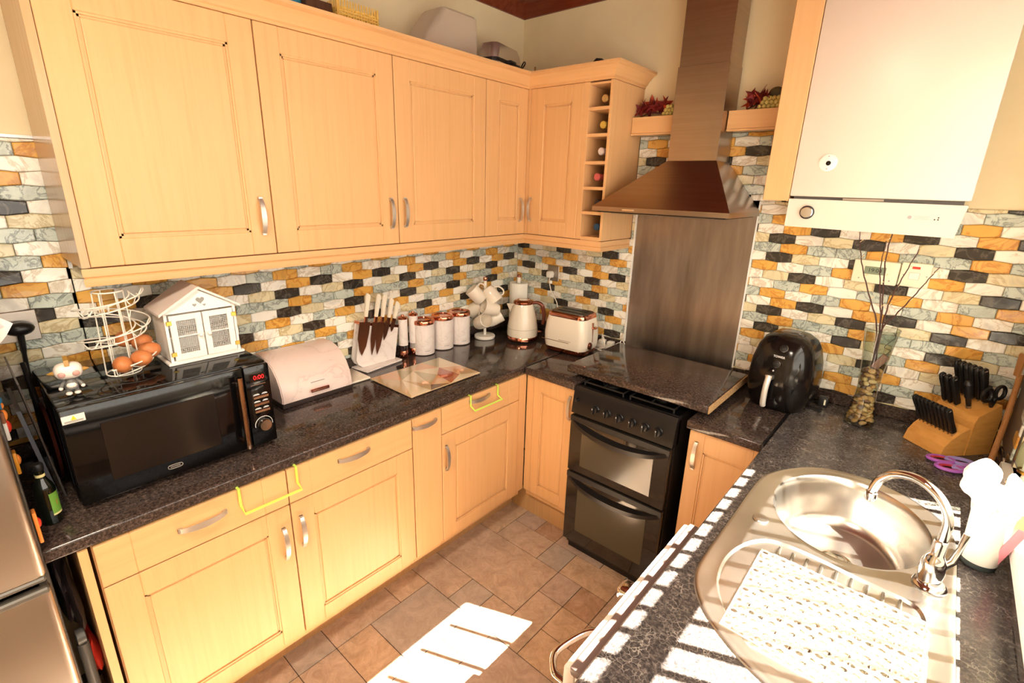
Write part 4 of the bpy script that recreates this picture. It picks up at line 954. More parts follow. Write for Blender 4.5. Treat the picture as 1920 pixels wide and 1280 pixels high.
# kettle
KS = 1.16
kt = thing('kettle', 'cream and copper conical kettle between mug tree and toaster', 'kettle', (.282, -.265, .911), math.radians(35))
spart('copper_base', lathe(NB(), [(.074, .004), (.078, .008), (.078, .022), (.0755, .028)], (0, 0, 0), 40), copper, kt); spart('power_base', lathe(NB(), [(.07, 0), (.072, .004)], (0, 0, 0), 40), blackplast, kt)
spart('body', lathe(NB(), [(.0755, .028), (.0765, .045), (.0745, .080), (.068, .125), (.060, .165), (.052, .198), (.047, .212)], (0, 0, 0), 40), cream, kt)
spart('band', lathe(NB(), [(.0751, .072), (.0757, .0725), (.0752, .0735)], (0, 0, 0), 40, cap=False), mat('brown_line', (130, 100, 80), .4), kt)
spart('lid', lathe(NB(), [(.0475, .212), (.049, .215), (.048, .224), (.040, .232), (.030, .235), (.024, .230), (.0005, .231)], (0, 0, 0), 36), copper, kt); spart('lid_top', lathe(NB(), [(.022, .231), (.022, .237), (.018, .240), (.0005, .240)], (0, 0, 0), 24), cream, kt)
bm = NB(); P = crom([(.042, 0, .216), (.070, 0, .220), (.092, 0, .205), (.102, 0, .165), (.104, 0, .125), (.100, 0, .095)], 5); tube(bm, P, [.0085+.002*math.sin(PI*i/(len(P)-1)) for i in range(len(P))], 12)
spart('handle', bm, mat('copper_brown_plastic', (130, 74, 56), .25, .5), kt)
bm = NB(); prism(bm, [(-.018, 0), (.018, 0), (0, .045)], .150, .208, lambda a, b, h: (-.035-b*(.55+.5*(h-.15)/.058), a, h)); spart('spout', bm, cream, kt)
spart('gauge', bx(.060, .066, -.006, .006, .09, .17, .001, 1), mat('gauge_brown', (120, 104, 92), .2), kt); spart('switch_lever', bx(.074, .094, -.008, .008, .048, .054, .002, 1), copper, kt)
# toaster
kt.scale = (1.2, 1.2, 1.03)
tt = thing('toaster', 'cream two-slice toaster with copper rim and copper base', 'toaster', (.608, -.228, .911), math.radians(4))
def rrect(w, d, r, n=6):
    P = []
    for cx, cy, a0 in ((w-r, d-r, 0), (-w+r, d-r, 90), (-w+r, -d+r, 180), (w-r, -d+r, 270)):
        for i in range(n+1): a = math.radians(a0+90*i/n); P.append((cx+r*math.cos(a), cy+r*math.sin(a)))
    return P
def shell(levels, n=6):
    bm = NB(); R_ = [ringv(bm, rrect(w, d, r, n), z) for w, d, r, z in levels]
    for A, B in zip(R_, R_[1:]): loft(bm, A, B)
    bm.faces.new(R_[0][::-1]); bm.faces.new(R_[-1]); return bm
spart('foot_plate', shell([(.100, .070, .03, .0), (.100, .070, .03, .006)]), blackmat, tt)
spart('copper_base', shell([(.116, .086, .038, .006), (.118, .088, .04, .010), (.120, .090, .04, .026)]), copper, tt)
spart('body', shell([(.121, .091, .042, .026), (.126, .095, .045, .050), (.127, .095, .045, .09), (.122, .091, .045, .14), (.113, .083, .042, .172)]), cream, tt)
spart('copper_rim', shell([(.113, .083, .042, .172), (.114, .084, .042, .176), (.111, .081, .04, .188), (.104, .074, .036, .192), (.100, .070, .034, .190)]), copper, tt)
tr_ = spart('top_plate', shell([(.099, .069, .033, .190), (.098, .068, .033, .1935)]), mat('dark_bronze_top', (96, 76, 64), .25, .8), tt)
for y in (-.024, .024): spart('slot', bx(-.075, .075, y-.0125, y+.0125, .1936, .1946, .0005, 1), blackmat, tr_)
bm = NB(); box(bm, -.1255, .040, -.0962, -.0948, .058, .0605); box(bm, -.020, .052, -.0962, -.0948, .066, .0675); spart('bronze_line', bm, mat('brown_line_t', (150, 110, 80), .4, .6), tt)
spart('lever_slot', bx(.120, .1275, -.004, .004, .06, .155, .001, 1), mat('copper_slot', (150, 96, 70), .3, .8), tt)
spart('lever', bx(.124, .146, -.014, .014, .128, .136, .003), copper, tt)
spart('browning_dial', lathe(NB(), [(.017, 0), (.017, .010), (.014, .013), (.0005, .013)], (.1235, -.030, .050), 24, RR(PI/2, 3, 'Y')), mat('bronze_knob', (120, 66, 46), .25, .8), tt)
tt.scale = (1.05, 1.05, 1.17)
# glass worktop saver
gb = thing('glass_board', 'rectangular glass chopping board with rose gold geometric print', 'chopping board', (.363, -1.065, .911), math.radians(0))
spart('glass_plate', bx(-.152, .152, -.208, .208, .004, .0085, .001, 1), mat('tan_glass_print', (212, 182, 142), .06, coat=.8), gb)
cols = [mat('print_sand', (206, 178, 138), .06, coat=.8), mat('print_cream', (232, 212, 176), .06, coat=.8), mat('print_peach', (222, 172, 128), .06, coat=.8), mat('print_rust', (176, 92, 62), .07, coat=.8), mat('print_brown', (134, 100, 76), .07, coat=.8), mat('print_olive', (190, 174, 134), .06, coat=.8)]
V = {'a': (-.151, -.207), 'b': (.151, -.207), 'c': (.151, .207), 'd': (-.151, .207), 'e': (-.03, -.12), 'f': (.10, -.06), 'g': (.03, .04), 'h': (-.09, -.01), 'i': (.151, .02), 'j': (-.151, -.06), 'k': (-.04, .11), 'l': (.10, .12), 'm': (-.151, .09), 'n': (.151, -.10), 'o': (.02, .207)}
for q, (tri, ci) in enumerate((('abe', 0), ('aej', 2), ('ejh', 5), ('bne', 1), ('nfe', 0), ('nif', 4), ('efh', 1), ('fgh', 5), ('fig', 2), ('hgk', 1), ('jhm', 0), ('hkm', 2), ('gkl', 3), ('gil', 3), ('ilc', 1), ('lco', 0), ('klo', 2), ('mkd', 5), ('kdo', 1))):
    pts = [Vector((*V[x], 0)) for x in tri]; cc = sum(pts, Vector())/3; bm = NB(); prism(bm, [((p+(cc-p).normalized()*.0012).x, (p+(cc-p).normalized()*.0012).y) for p in pts], .0085, .0090, lambda a, b, h: (a, b, h)); spart('print_facet', bm, cols[ci], gb, smooth=False)
for x, y in ((-.14, -.195), (.14, -.195), (.14, .195), (-.14, .195)): spart('rubber_foot', lathe(NB(), [(.006, 0), (.006, .004)], (x, y, 0), 12), whitep, gb)
# things between microwave and fridge
fp = thing('frying_pan', 'dark pan with black handle leaning on the tiles beside the microwave', 'pan', (.2, -2.375, .911))
Mp = Matrix.Translation((.22, -2.360, 1.033)) @ RR(math.radians(90), 4, 'X')
bm = lathe(NB(), [(.108, -.0045), (.114, -.003), (.119, .0045), (.116, .0045), (.106, -.001), (.0005, -.001)], (0, 0, 0), 36, cap=False)
bmesh.ops.create_circle(bm, cap_ends=True, radius=.108, segments=36, matrix=Matrix.Translation((0, 0, -.0045)))
bm.transform(Mp); wpart('pan_body', bm, panred, fp)
wpart('pan_handle', tube(NB(), [(.14, -2.362, 1.115), (.095, -2.364, 1.17), (.055, -2.366, 1.235)], [.006, .007, .007], 10), blackplast, fp)
bt = mk('baking_tray', prism(NB(), [(-2.3715, .912), (-2.3675, .912), (-2.3975, 1.262), (-2.4015, 1.262)], .05, .358, lambda a, b, h: (h, a, b)), traym); tag(bt, 'thin dark baking tray standing on edge against the fridge side', 'tray')
bt = mk('chopping_board', prism(NB(), [(-2.390, .912), (-2.381, .912), (-2.408, 1.18), (-2.417, 1.18)], .10, .33, lambda a, b, h: (h, a, b)), mat('grey_board', (96, 96, 104), .4)); tag(bt, 'grey chopping board upright between tray and fridge', 'chopping board')
ob = thing('oil_bottle', 'dark green bottle with green label at the worktop left end', 'bottle', (.470, -2.412, .911))
spart('bottle_body', lathe(NB(), [(.026, 0), (.029, .004), (.029, .112), (.025, .128), (.015, .148), (.0125, .16), (.0125, .178)], (0, 0, 0), 24), bottleg, ob)
spart('neck_band', lathe(NB(), [(.0133, .157), (.0135, .166)], (0, 0, 0), 20, cap=False), yellowlab, ob); spart('cap', lathe(NB(), [(.0145, .178), (.015, .181), (.015, .196), (.013, .199), (.0005, .199)], (0, 0, 0), 20), blackmat, ob)
bm = NB(); n = 12; A_ = []; B_ = []
for i in range(n+1): a = math.radians(10+i*6); A_.append(bm.verts.new((.0295*math.cos(a), .0295*math.sin(a), .03))); B_.append(bm.verts.new((.0295*math.cos(a), .0295*math.sin(a), .103)))
for i in range(n): bm.faces.new((A_[i], A_[i+1], B_[i+1], B_[i]))
lab_ = spart('front_label', bm, greenlab, ob); spart('label_emblem', bx(.0195, .0215, .0208, .0218, .062, .078), redp, ob)
bm = NB(); A_ = []; B_ = []
for i in range(n+1): a = math.radians(10+i*6); A_.append(bm.verts.new((.0298*math.cos(a), .0298*math.sin(a), .03))); B_.append(bm.verts.new((.0298*math.cos(a), .0298*math.sin(a), .036)))
for i in range(n): bm.faces.new((A_[i], A_[i+1], B_[i+1], B_[i]))
spart('label_border', bm, yellowlab, ob)

ob.scale = (.76, .76, .86)
# ================================================================ FRIDGE AND THE GAP
fr_ = thing('fridge_freezer', 'tall brushed steel fridge freezer at the left edge', 'fridge', (.35, -2.77, 0))
wpart('cabinet_shell', bx(.03, .600, -3.07, -2.449, .03, 1.78, .006), fridge_side, fr_)
for z0, z1 in ((.05, .848), (.866, 1.78)):
    d = wpart('door', bx(.604, .655, -3.07, -2.453, z0, z1, .018, 4), fridge_m, fr_)
    spart('handle_lip', bx(.606, .658, -3.068, -2.456, (z1-.016 if z0 < .5 else z0), (z1 if z0 < .5 else z0+.012), .004, 1), mat('fridge_lip_%d' % int(z0*10), (92, 86, 78), .4), d)
for x in (.08, .55):
    for y in (-3.03, -2.52): wpart('foot', lathe(NB(), [(.018, 0), (.018, .031)], (x, y, 0), 12), blackmat, fr_)
def magnet(label, x, z, m, sz, kind=0):
    t = thing('fridge_magnet', label, 'magnet', (x, -2.4485, z), 0, 'souvenir magnets on the fridge side'); a, b = sz
    spart('backing', bx(-a/2, a/2, 0, .008, -b/2, b/2, .003, 2), m, t)
    if kind == 1:
        for k in range(5): spart('stripe', ball(NB(), (a*.1, .006, -b*.4+k*b*.2), a*.35, 1, .4, .5), [orangep, mat('magnet_blue', (50, 130, 170), .4), gold][k % 3], t)
    else: spart('raised_figure', ball(NB(), (0, .007, b*.1), a*.4, 1, .6, 1.2), orangep if kind == 2 else redp, t)
magnet('blue and orange patterned magnet, topmost on the fridge side', .40, 1.262, mat('magnet_teal', (40, 120, 160), .4), (.05, .075), 1)
magnet('small white magnet with red figure on the fridge side', .42, 1.175, whitep, (.035, .055)); magnet('yellow orange long magnet low on the fridge side', .43, 1.085, mat('magnet_yellow', (226, 150, 40), .4), (.03, .06), 2)
magnet('orange red magnet beside the green labelled bottle', .585, .975, orangep, (.028, .085), 0)
magnet('small brown magnet between topmost and white ones', .44, 1.215, mat('magnet_brown', (130, 80, 50), .5), (.03, .03), 2)
nt_ = thing('paper_note', 'pink and white card pinned high on the fridge side', 'card', (.47, -2.47, 1.44))
bm = NB(); Pc = [(.490, -2.4475, 1.50), (.497, -2.415, 1.48), (.500, -2.384, 1.452), (.497, -2.400, 1.425), (.492, -2.420, 1.400), (.486, -2.4475, 1.37)]
A_ = [bm.verts.new(p) for p in Pc]; B_ = [bm.verts.new((p[0]-.0006, p[1], p[2])) for p in Pc]; bm.faces.new(A_); bm.faces.new(B_[::-1]); loft(bm, A_, B_); wpart('card_sheet', bm, cardm, nt_, smooth=False)
bm = NB(); prism(bm, [(-2.440, 1.44), (-2.405, 1.455), (-2.400, 1.448), (-2.438, 1.432)], .4975, .5005, lambda a, b, h: (h, a, b)); wpart('pink_band', bm, mat('card_pink', (236, 180, 180), .7), nt_, smooth=False)
wpart('holding_magnet', bx(.470, .500, -2.4475, -2.436, 1.49, 1.515, .004), mat('dark_red_magnet', (90, 20, 40), .4), nt_)
hz = thing('vacuum_tube', 'grey plastic vacuum tube standing in the gap beside the fridge', 'vacuum tube', (.5, -2.425, 0))
wpart('tube_pipe', tube(NB(), [(.53, -2.428, .02), (.515, -2.427, .25), (.50, -2.426, .53)], .0135, 14), greyhose, hz)
bm = NB(); lathe(bm, [(.014, -.011), (.0225, -.009), (.0225, .009), (.014, .011)], (.502, -2.426, .555), 20, RR(PI/2, 3, 'X'), cap=False); lathe(bm, [(.010, -.011), (.010, .011)], (.502, -2.426, .555), 20, RR(PI/2, 3, 'X'), cap=False); wpart('tube_ring', bm, greyhose, hz)
def crumple(name, label, cat, c, s, m, seed, sub=3, amp=1.0):
    bm = NB(); bmesh.ops.create_icosphere(bm, subdivisions=sub, radius=1); r = random.Random(seed)
    ks_ = [(Vector((r.uniform(-1, 1), r.uniform(-1, 1), r.uniform(-1, 1)))*5, r.uniform(0, 6), r.uniform(.05, .12)) for _ in range(7)]
    for v in bm.verts:
        k = 1+amp*sum(a*math.sin(v.co.dot(d)+p) for d, p, a in ks_); v.co = Vector((v.co.x*s[0]*k+c[0], v.co.y*s[1]*k+c[1], v.co.z*s[2]*k+c[2]))
    return tag(mk(name, bm, m), label, cat)
crumple('plastic_bag', 'bunched dark plastic bag in the gap under the worktop', 'bag', (.45, -2.425, .70), (.11, .018, .13), darkbag, 2)
crumple('plastic_bag', 'dark green shopping bag at the back of the gap', 'bag', (.16, -2.425, .60), (.10, .022, .22), greenbag, 5)
crumple('cloth', 'red cloth stuffed in the gap beside the grey tube', 'cloth', (.44, -2.412, .455), (.07, .018, .075), redcloth, 9)

# ================================================================ THINGS RIGHT OF THE COOKER
af = thing('air_fryer', 'black egg-shaped air fryer with a silver white handle', 'air fryer', (1.678, -.165, .911), math.radians(-6))
lv = []
for z, w, d in ((0, .098, .110), (.006, .104, .118), (.05, .120, .132), (.12, .128, .138), (.20, .122, .132), (.26, .108, .118), (.295, .090, .098), (.315, .062, .070), (.322, .030, .035)):
    lv.append((w, d, min(w, d)*.72, z))
spart('body', shell(lv, 8), mat('fryer_gloss_black', (20, 16, 15), .16), af, ang=60)
bm = NB(); R_ = []
for z, w in ((.012, .030), (.05, .062), (.11, .082), (.17, .088), (.215, .086), (.245, .074)):
    d = .121+.017*math.sin(min(1, z/.13)*PI/2) - (max(0, z-.13)*.10) ; R_.append([bm.verts.new((x, -(d+.0025) + .000 + (abs(x)/.13)**2*.035 + max(0, z-.20)*.25, z)) for x in [w*q for q in (-1, -.6, -.2, .2, .6, 1)]])
for A, B in zip(R_, R_[1:]):
    for i in range(5): bm.faces.new((A[i], A[i+1], B[i+1], B[i]))
spart('drawer_front', bm, mat('fryer_front_black', (14, 12, 12), .1), af)
bm = NB(); P = [(-.012, -.150, .155), (-.012, -.163, .130), (-.012, -.170, .09), (-.012, -.168, .045), (-.012, -.162, .028)]; tube(bm, crom(P, 4), .0115, 14); hnd = spart('handle', bm, mat('handle_silver_white', (226, 218, 208), .25, .3), af)
spart('handle_mount', bx(-.026, .002, -.160, -.134, .140, .160, .004), silverp, af)
for z, y, r in ((.208, -.137, .0125), (.272, -.112, .0135)):
    M = RR(PI/2-(.25 if z < .25 else .55), 3, 'X'); dd = spart('dial', lathe(NB(), [(r+.0015, 0), (r, .006), (r*.85, .007), (.0005, .0075)], (.004 if z < .25 else .012, y, z), 24, M), blackmat, af)
    spart('dial_ring', lathe(NB(), [(r+.001, 0), (r+.0025, .003), (r+.001, .0055)], (.004 if z < .25 else .012, y, z), 28, M, cap=False), silverp, af)
text('TOWER', .0125, inkw, face_M((.006, -.1335, .2395), (1, 0, 0), (0, .30, 1)), af, 'lettering', .0006)
text('+', .016, inkw, face_M((-.004, -.1405, .178), (1, 0, 0), (0, .1, 1)), af, 'symbol', .0006)
bm = NB(); box(bm, .085, .155, .02, .05, .0, .006); spart('cable_end', bm, blackmat, af)
st_ = thing('plug_adapter', 'small black adapter with a cream stripe right of the air fryer', 'adapter', (1.83, -.08, .911)); spart('adapter_body', bx(-.018, .018, -.015, .015, 0, .045, .003), blackmat, st_); spart('cream_stripe', bx(.004, .010, -.0158, -.0148, .012, .036), creamp, st_)
# pebble vase
vx, vy = 1.972, -.165
vs = thing('glass_vase', 'tall flared glass vase filled with pebbles on the worktop', 'vase', (vx, vy, .911))
vp = [(.0495, .004), (.052, .008), (.046, .05), (.037, .11), (.0345, .16), (.0375, .22), (.045, .30), (.0545, .378), (.0565, .395)]
spart('glass_wall', lathe(NB(), vp, (0, 0, 0), 40, cap=False), vase_glass, vs); spart('glass_foot', lathe(NB(), [(.0005, 0), (.046, 0), (.050, .003), (.050, .008), (.0005, .009)], (0, 0, 0), 40), glass, vs)
spart('rim', tube(NB(), [(.0565*math.cos(2*PI*i/40), .0565*math.sin(2*PI*i/40), .396) for i in range(40)], .0014, 6, closed=True), vase_glass, vs)
rp = random.Random(11); shapes = []
for s in range(4):
    bm = NB(); bmesh.ops.create_icosphere(bm, subdivisions=2, radius=1)
    for v in bm.verts: v.co *= 1+.12*math.sin(v.co.x*3+s)+.08*math.sin(v.co.y*4+2*s)
    shapes.append(bm)
def vr(z):
    for (r0, z0), (r1, z1) in zip(vp, vp[1:]):
        if z0 <= z <= z1: return r0+(r1-r0)*(z-z0)/(z1-z0)
    return .05
pm_ = {}; placed = []; tries = 0
while len(placed) < 125 and tries < 30000:
    tries += 1; z = rp.uniform(.018, .232); a = rp.uniform(0, 2*PI); R0 = vr(z)-.0115; rr = R0*math.sqrt(rp.uniform(.15, 1)); p = Vector((rr*math.cos(a), rr*math.sin(a), z))
    if all((p-q).length > .0155 for q in placed): placed.append(p)
placed.sort(key=lambda p: p.z)
for i, p in enumerate(placed):
    s = i % 4; mi = rp.choice((0, 0, 0, 1, 2, 2, 3)); key = (s, mi)
    if key not in pm_:
        b2_ = shapes[s].copy(); me = bpy.data.meshes.new('pebble'); b2_.to_mesh(me); b2_.free(); me.materials.append(pebs[mi])
        for pl in me.polygons: pl.use_smooth = True
        pm_[key] = me
    o = bpy.data.objects.new('pebble', pm_[key]); COL.objects.link(o); o.parent = None; o.location = Vector((vx, vy, .911))+p; o.scale = (rp.uniform(.0115, .015), rp.uniform(.0095, .012), rp.uniform(.0065, .0088)); o.rotation_euler = (rp.uniform(-.5, .5), rp.uniform(-.5, .5), rp.uniform(0, 6))
    tag(o, 'one of the loose brown, tan and cream pebbles inside the glass vase', 'pebble', 'pebbles in the glass vase')
# twigs with little lights
tws = [('twig leaning furthest left out of the glass vase', [(0, 0, .23), (-.020, 0, .40), (-.062, .005, .50), (-.105, .01, .60), (-.130, .01, .68), (-.145, .01, .745)]), ('tallest upright twig rising from the vase to the boiler', [(0, .004, .22), (-.012, .004, .42), (-.030, .01, .54), (-.046, .01, .66), (-.044, .012, .76), (-.026, .012, .84), (-.008, .012, .925)]),
       ('short upright twig beside the tallest one in the vase', [(.004, -.004, .22), (-.010, -.002, .40), (-.034, 0, .52), (-.054, .0, .62), (-.056, 0, .72)]), ('twig leaning slightly right from the vase towards the red neon', [(.006, .002, .22), (-.004, .002, .42), (.002, .0, .52), (.022, .0, .61), (.044, 0, .70)]), ('twig leaning furthest right out of the glass vase', [(.008, -.006, .22), (-.002, -.006, .39), (.026, -.01, .455), (.062, -.01, .53), (.092, -.01, .60), (.112, -.012, .645)])]
for lb, P in tws:
    t = thing('twig', lb, 'twig', (vx, vy, .911), 0, 'brown twigs standing in the vase'); C_ = crom(P, 5); n = len(C_)
    spart('stem', tube(NB(), [(p.x+.0012*math.sin(i*2.1), p.y+.001*math.cos(i*1.7), p.z) for i, p in enumerate(C_)], [.0032*(1-.6*i/n) for i in range(n)], 7), twig_m, t)
    for i in range(int(n*.4), n, 4):
        p = C_[i]; tube_b = tube(NB(), [p, p+Vector((.006*(-1)**i, 0, .007))], .0009, 5); ball(tube_b, p+Vector((.0075*(-1)**i, 0, .009)), .0022, n=8); spart('bud_light', tube_b, bulb_m, t)
tg = thing('vase_tag', 'brown battery box with a thin wire inside the vase', 'battery box', (vx, vy, .911))
bm = bx(-.013, .013, -.008, .008, -.032, .032, .003); bm.transform(Matrix.Translation((.018, -.002, .268)) @ RR(math.radians(28), 4, 'Y')); spart('box', bm, mat('brown_plastic_box', (142, 104, 90), .5), tg)
spart('wire', tube(NB(), crom([(.028, 0, .295), (.040, -.01, .32), (.020, -.02, .33), (.03, .01, .345), (.045, 0, .37), (.035, .01, .385)], 5), .0009, 6), blackmat, tg)
# wooden knife block with black handled knives, local frame: x right, y back
KBL = (2.252, -.142, .911); KBA = math.radians(50)
kb = thing('knife_block', 'honey wooden knife block with black handled knives by the window corner', 'knife block', KBL, KBA)
bm = NB(); prism(bm, [(-.122, 0), (-.022, 0), (-.022, .085), (-.030, .105), (-.062, .088), (-.094, .062), (-.112, .038)], -.072, .072, lambda a, b, h: (a, h, b)); spart('low_block', bm, kblock, kb, smooth=False)
bm = NB(); prism(bm, [(-.021, 0), (.085, 0), (.085, .150), (.070, .192), (-.012, .150), (-.021, .125)], -.074, .074, lambda a, b, h: (a, h, b)); spart('high_block', bm, kblock, kb, smooth=False)
kc = mat('knife_handle_black', (24, 22, 22), .35); kproto = {}
def bknife(label, p, d, L=.09, w=.009, grp='black handled knives in the wooden block'):
    d = Vector(d).normalized(); yv = Vector((0, 1, 0)); xv = yv.cross(d).normalized(); yv = d.cross(xv)
    R3 = Matrix((xv, yv, d)).transposed().to_4x4(); key = (L, w)
    if key not in kproto:
        t = thing('table_knife', label, 'knife'); bm = shell([(w*.9, .0055, .003, -.004), (w*1.0, .006, .003, .01), (w*.85, .0055, .003, L*.45), (w*1.05, .006, .003, L*.8), (w*1.0, .006, .004, L*.95), (w*.6, .004, .002, L)], 3); spart('handle', bm, kc, t)
        spart('end_cap', bx(-w*.5, w*.5, -.0064, .0064, L-.012, L-.006, .001, 1), silverp, t); spart('blade', bx(-w*.8, w*.8, -.0008, .0008, -.03, -.003), steel, t); kproto[key] = t
    else: t = copy_tree(kproto[key])
    Mw = Matrix.Translation(KBL) @ RR(KBA, 4, 'Z') @ Matrix.Translation(p) @ R3; t.matrix_world = Mw; tag(t, label, 'knife', grp)
ORD = ['leftmost','second','third','fourth','fifth','sixth','seventh','eighth','rightmost']
for i in range(9): bknife('black handled steak knife in the low block row, %s from the left' % ORD[i] if 0 < i < 8 else '%s black handled steak knife in the low front row of the block' % ORD[i], (-.082, .064-i*.0155, .092), (-.50, 0, .87), .102, .0105, 'steak knives in the low row of the wooden block')
for i in range(3): bknife('%s black handled knife in the middle row of the wooden block' % ('leftmost', 'central', 'rightmost')[i], (-.004, .058-i*.022, .166), (-.42, 0, .91), .112, .0115, 'knives in the middle row of the wooden block')
for i in range(6): bknife('%s tall black handled knife from the left in the back row of the block' % ('first', 'second', 'third', 'fourth', 'fifth', 'sixth')[i], (.050, .062-i*.0185, .196), (-.36, 0, .93), .126, .0125, 'knives in the tall back row of the wooden block')
shp = thing('sharpening_steel', 'ribbed black handled sharpening steel in the wooden block', 'sharpener', (0, 0, 0)); shp.matrix_world = Matrix.Translation(KBL) @ RR(KBA, 4, 'Z') @ Matrix.Translation((.002, -.020, .170)) @ RR(math.radians(-20), 4, 'Y')
spart('handle', lathe(NB(), [(.006, 0), (.008, .01), (.009, .03)]+[(.0125 if i % 2 else .0110, .034+i*.005) for i in range(12)]+[(.009, .098), (.004, .102)], (0, 0, 0), 16), kc, shp); spart('ferrule', lathe(NB(), [(.0085, -.008), (.0085, .001)], (0, 0, 0), 14), steel, shp)
ksc = thing('kitchen_scissors', 'black handled kitchen scissors pushed into the wooden block', 'scissors', (0, 0, 0)); ksc.matrix_world = Matrix.Translation(KBL) @ RR(KBA, 4, 'Z') @ Matrix.Translation((.045, -.058, .192)) @ RR(math.radians(-8), 4, 'Y')
for s in (-1, 1):
    spart('finger_loop', tube(NB(), [(s*.026+.019*math.cos(a), 0, .038+.024*math.sin(a)) for a in [2*PI*i/20 for i in range(20)]], .0062, 8, closed=True), kc, ksc)
    spart('blade_neck', tube(NB(), [(s*.013, 0, .022), (0, 0, .0), (0, 0, -.015)], [.007, .008, .005], 8), kc, ksc)
spn = thing('wooden_spatula', 'long brown wooden spatula leaning in the corner behind the block', 'spatula', (2.34, -.1, .911))
wpart('handle', tube(NB(), [(2.352, -.300, .915), (2.364, -.215, 1.06), (2.372, -.12, 1.215)], [.009, .0085, .009], 10), spoonw, spn)
bm = NB(); prism(bm, [(-.016, 0), (.016, 0), (.022, .09), (.018, .10), (-.018, .10), (-.022, .09)], -.003, .003); bm.transform(Matrix.Translation((2.363, -.12, 1.21)) @ RR(PI/2, 4, 'Z') @ RR(math.radians(90), 4, 'X') @ RR(.45, 4, 'Y') @ Matrix.Scale(.8, 4)); wpart('blade', bm, spoonw, spn)
# craft scissors lying on the worktop
def flat_scissors(name, label, c, rz, m1, m2, z):
    t = thing(name, label, 'scissors', (c[0], c[1], z), rz, 'craft scissors on the grey worktop')
    for s, m in ((-1, m1), (1, m1)):
        ring = [(.028+.0235*math.cos(a), s*(.0185+.014*math.sin(a)), .006) for a in [2*PI*i/24 for i in range(24)]]
        lp_ = spart('finger_loop', tube(NB(), ring, .0045, 8, closed=True), m, t)
        spart('loop_lining', tube(NB(), [(.028+(p[0]-.028)*.78, s*.0185+(p[1]-s*.0185)*.72, .0062) for p in ring], .0032, 6, closed=True), m2, t)
        spart('handle_arm', tube(NB(), [(.006, s*.012, .006), (-.022, s*-.002, .005)], [.0055, .004], 8), m, t)
        bm = NB(); prism(bm, [(-.018, s*.005), (-.018, -s*.004), (-.095, -s*.0005), (-.06, s*.0045)], .003+.0015*(s > 0), .0044+.0015*(s > 0)); spart('blade', bm, steel, t, smooth=False)
    t.scale = (1.6, 1.6, 1.3)
    spart('pivot', lathe(NB(), [(.004, .002), (.004, .008), (.0005, .0085)], (-.026, 0, 0), 12), steel, t)
flat_scissors('scissors', 'purple craft scissors with red lined loops in front of the knife block', (2.285, -.322), math.radians(205), purple, mat('red_black_lining', (170, 40, 50), .5), .911)
flat_scissors('scissors', 'lilac craft scissors lying beside the purple pair', (2.335, -.300), math.radians(200), lilac, lilac, .911)

# ================================================================ SINK, TAP, MAT
sk = thing('sink', 'stainless steel inset sink with round bowl and ribbed drainer', 'sink', (2.04, -1.13, .91))
bowl = loop_pts('bowl'); drain = loop_pts('drain')
bm = NB()
o0 = ringv(bm, inset(outer, -.001), .9105); o1 = ringv(bm, inset(outer, .0015), .9135); o2 = ringv(bm, inset(outer, .010), .9145); o3 = ringv(bm, inset(outer, .018), .912)
for a, b in ((o0, o1), (o1, o2), (o2, o3)): loft(bm, a, b)
b0 = ringv(bm, inset(bowl, -.012), .912); b1 = ringv(bm, inset(bowl, -.003), .9105)
d0_ = ringv(bm, drain, .912); d1_ = ringv(bm, inset(drain, .006), .906)
bmesh.ops.triangle_fill(bm, edges=loop_edges(bm, o3)+loop_edges(bm, b0)+loop_edges(bm, d0_), use_beauty=True)
loft(bm, b0, b1); loft(bm, d0_, d1_); bm.faces.new(d1_)
wpart('deck', bm, steel_h, sk, ang=30)
bm = NB(); prev = ringv(bm, inset(bowl, -.003), .9105)
for ins, z in ((.003, .903), (.008, .885), (.014, .84), (.022, .79), (.034, .765), (.055, .755), (.10, .752), (.15, .750)):
    P = [(2.042+(x-2.042)*(1-ins/.19), -.905+(y+.905)*(1-ins/.22)) for x, y in bowl]; cur = ringv(bm, P, z); loft(bm, prev, cur); prev = cur
bm.faces.new(prev); bw = wpart('bowl', bm, steel_h, sk, ang=60)
spart('waste_outlet', lathe(NB(), [(.040, .751), (.042, .754), (.034, .7525), (.0005, .7515)], (2.042, -.905, 0), 28, cap=False), chrome, bw)
for i in range(9):
    x = 1.932+i*.0315; y0 = -1.205 - .02*abs(i-4)/4*(0); wpart('drainer_rib', bx(x-.004, x+.004, -1.52+.05*abs(i-4)/4, -1.183, .905, .9125, .003), steel_h, sk)
wpart('overflow_cover', lathe(NB(), [(.020, .912), (.021, .914), (.019, .9165), (.0005, .917)], (1.86, -1.098, 0), 28), steel_h, sk)
# white rubber drainer mat made of rings
mt_ = thing('drainer_mat', 'white rubber mat of linked rings on the drainer', 'mat', (2.065, -1.38, .912))
bm = NB(); nx, ny = 16, 15
def oval(bm, cx, cy, a, b, n=8, th=.0020, z0=.9112, z1=.9150):
    o_ = [(cx+a*math.cos(2*PI*(i+.5)/n), cy+b*math.sin(2*PI*(i+.5)/n)) for i in range(n)]; i_ = [(cx+(a-th*1.4)*math.cos(2*PI*(i+.5)/n), cy+(b-th*1.4)*math.sin(2*PI*(i+.5)/n)) for i in range(n)]
    A, B = ringv(bm, o_, z1), ringv(bm, i_, z1); C, D = ringv(bm, o_, z0), ringv(bm, i_, z0); loft(bm, A, B); loft(bm, A, C); loft(bm, B, D)
for i in range(nx):
    for j in range(ny): oval(bm, 1.910+i*.0205+(.010 if j % 2 else 0), -1.238-j*.0202, .0112, .0108)
wpart('ring_grid', bm, matw, mt_)['kind'] = 'stuff'
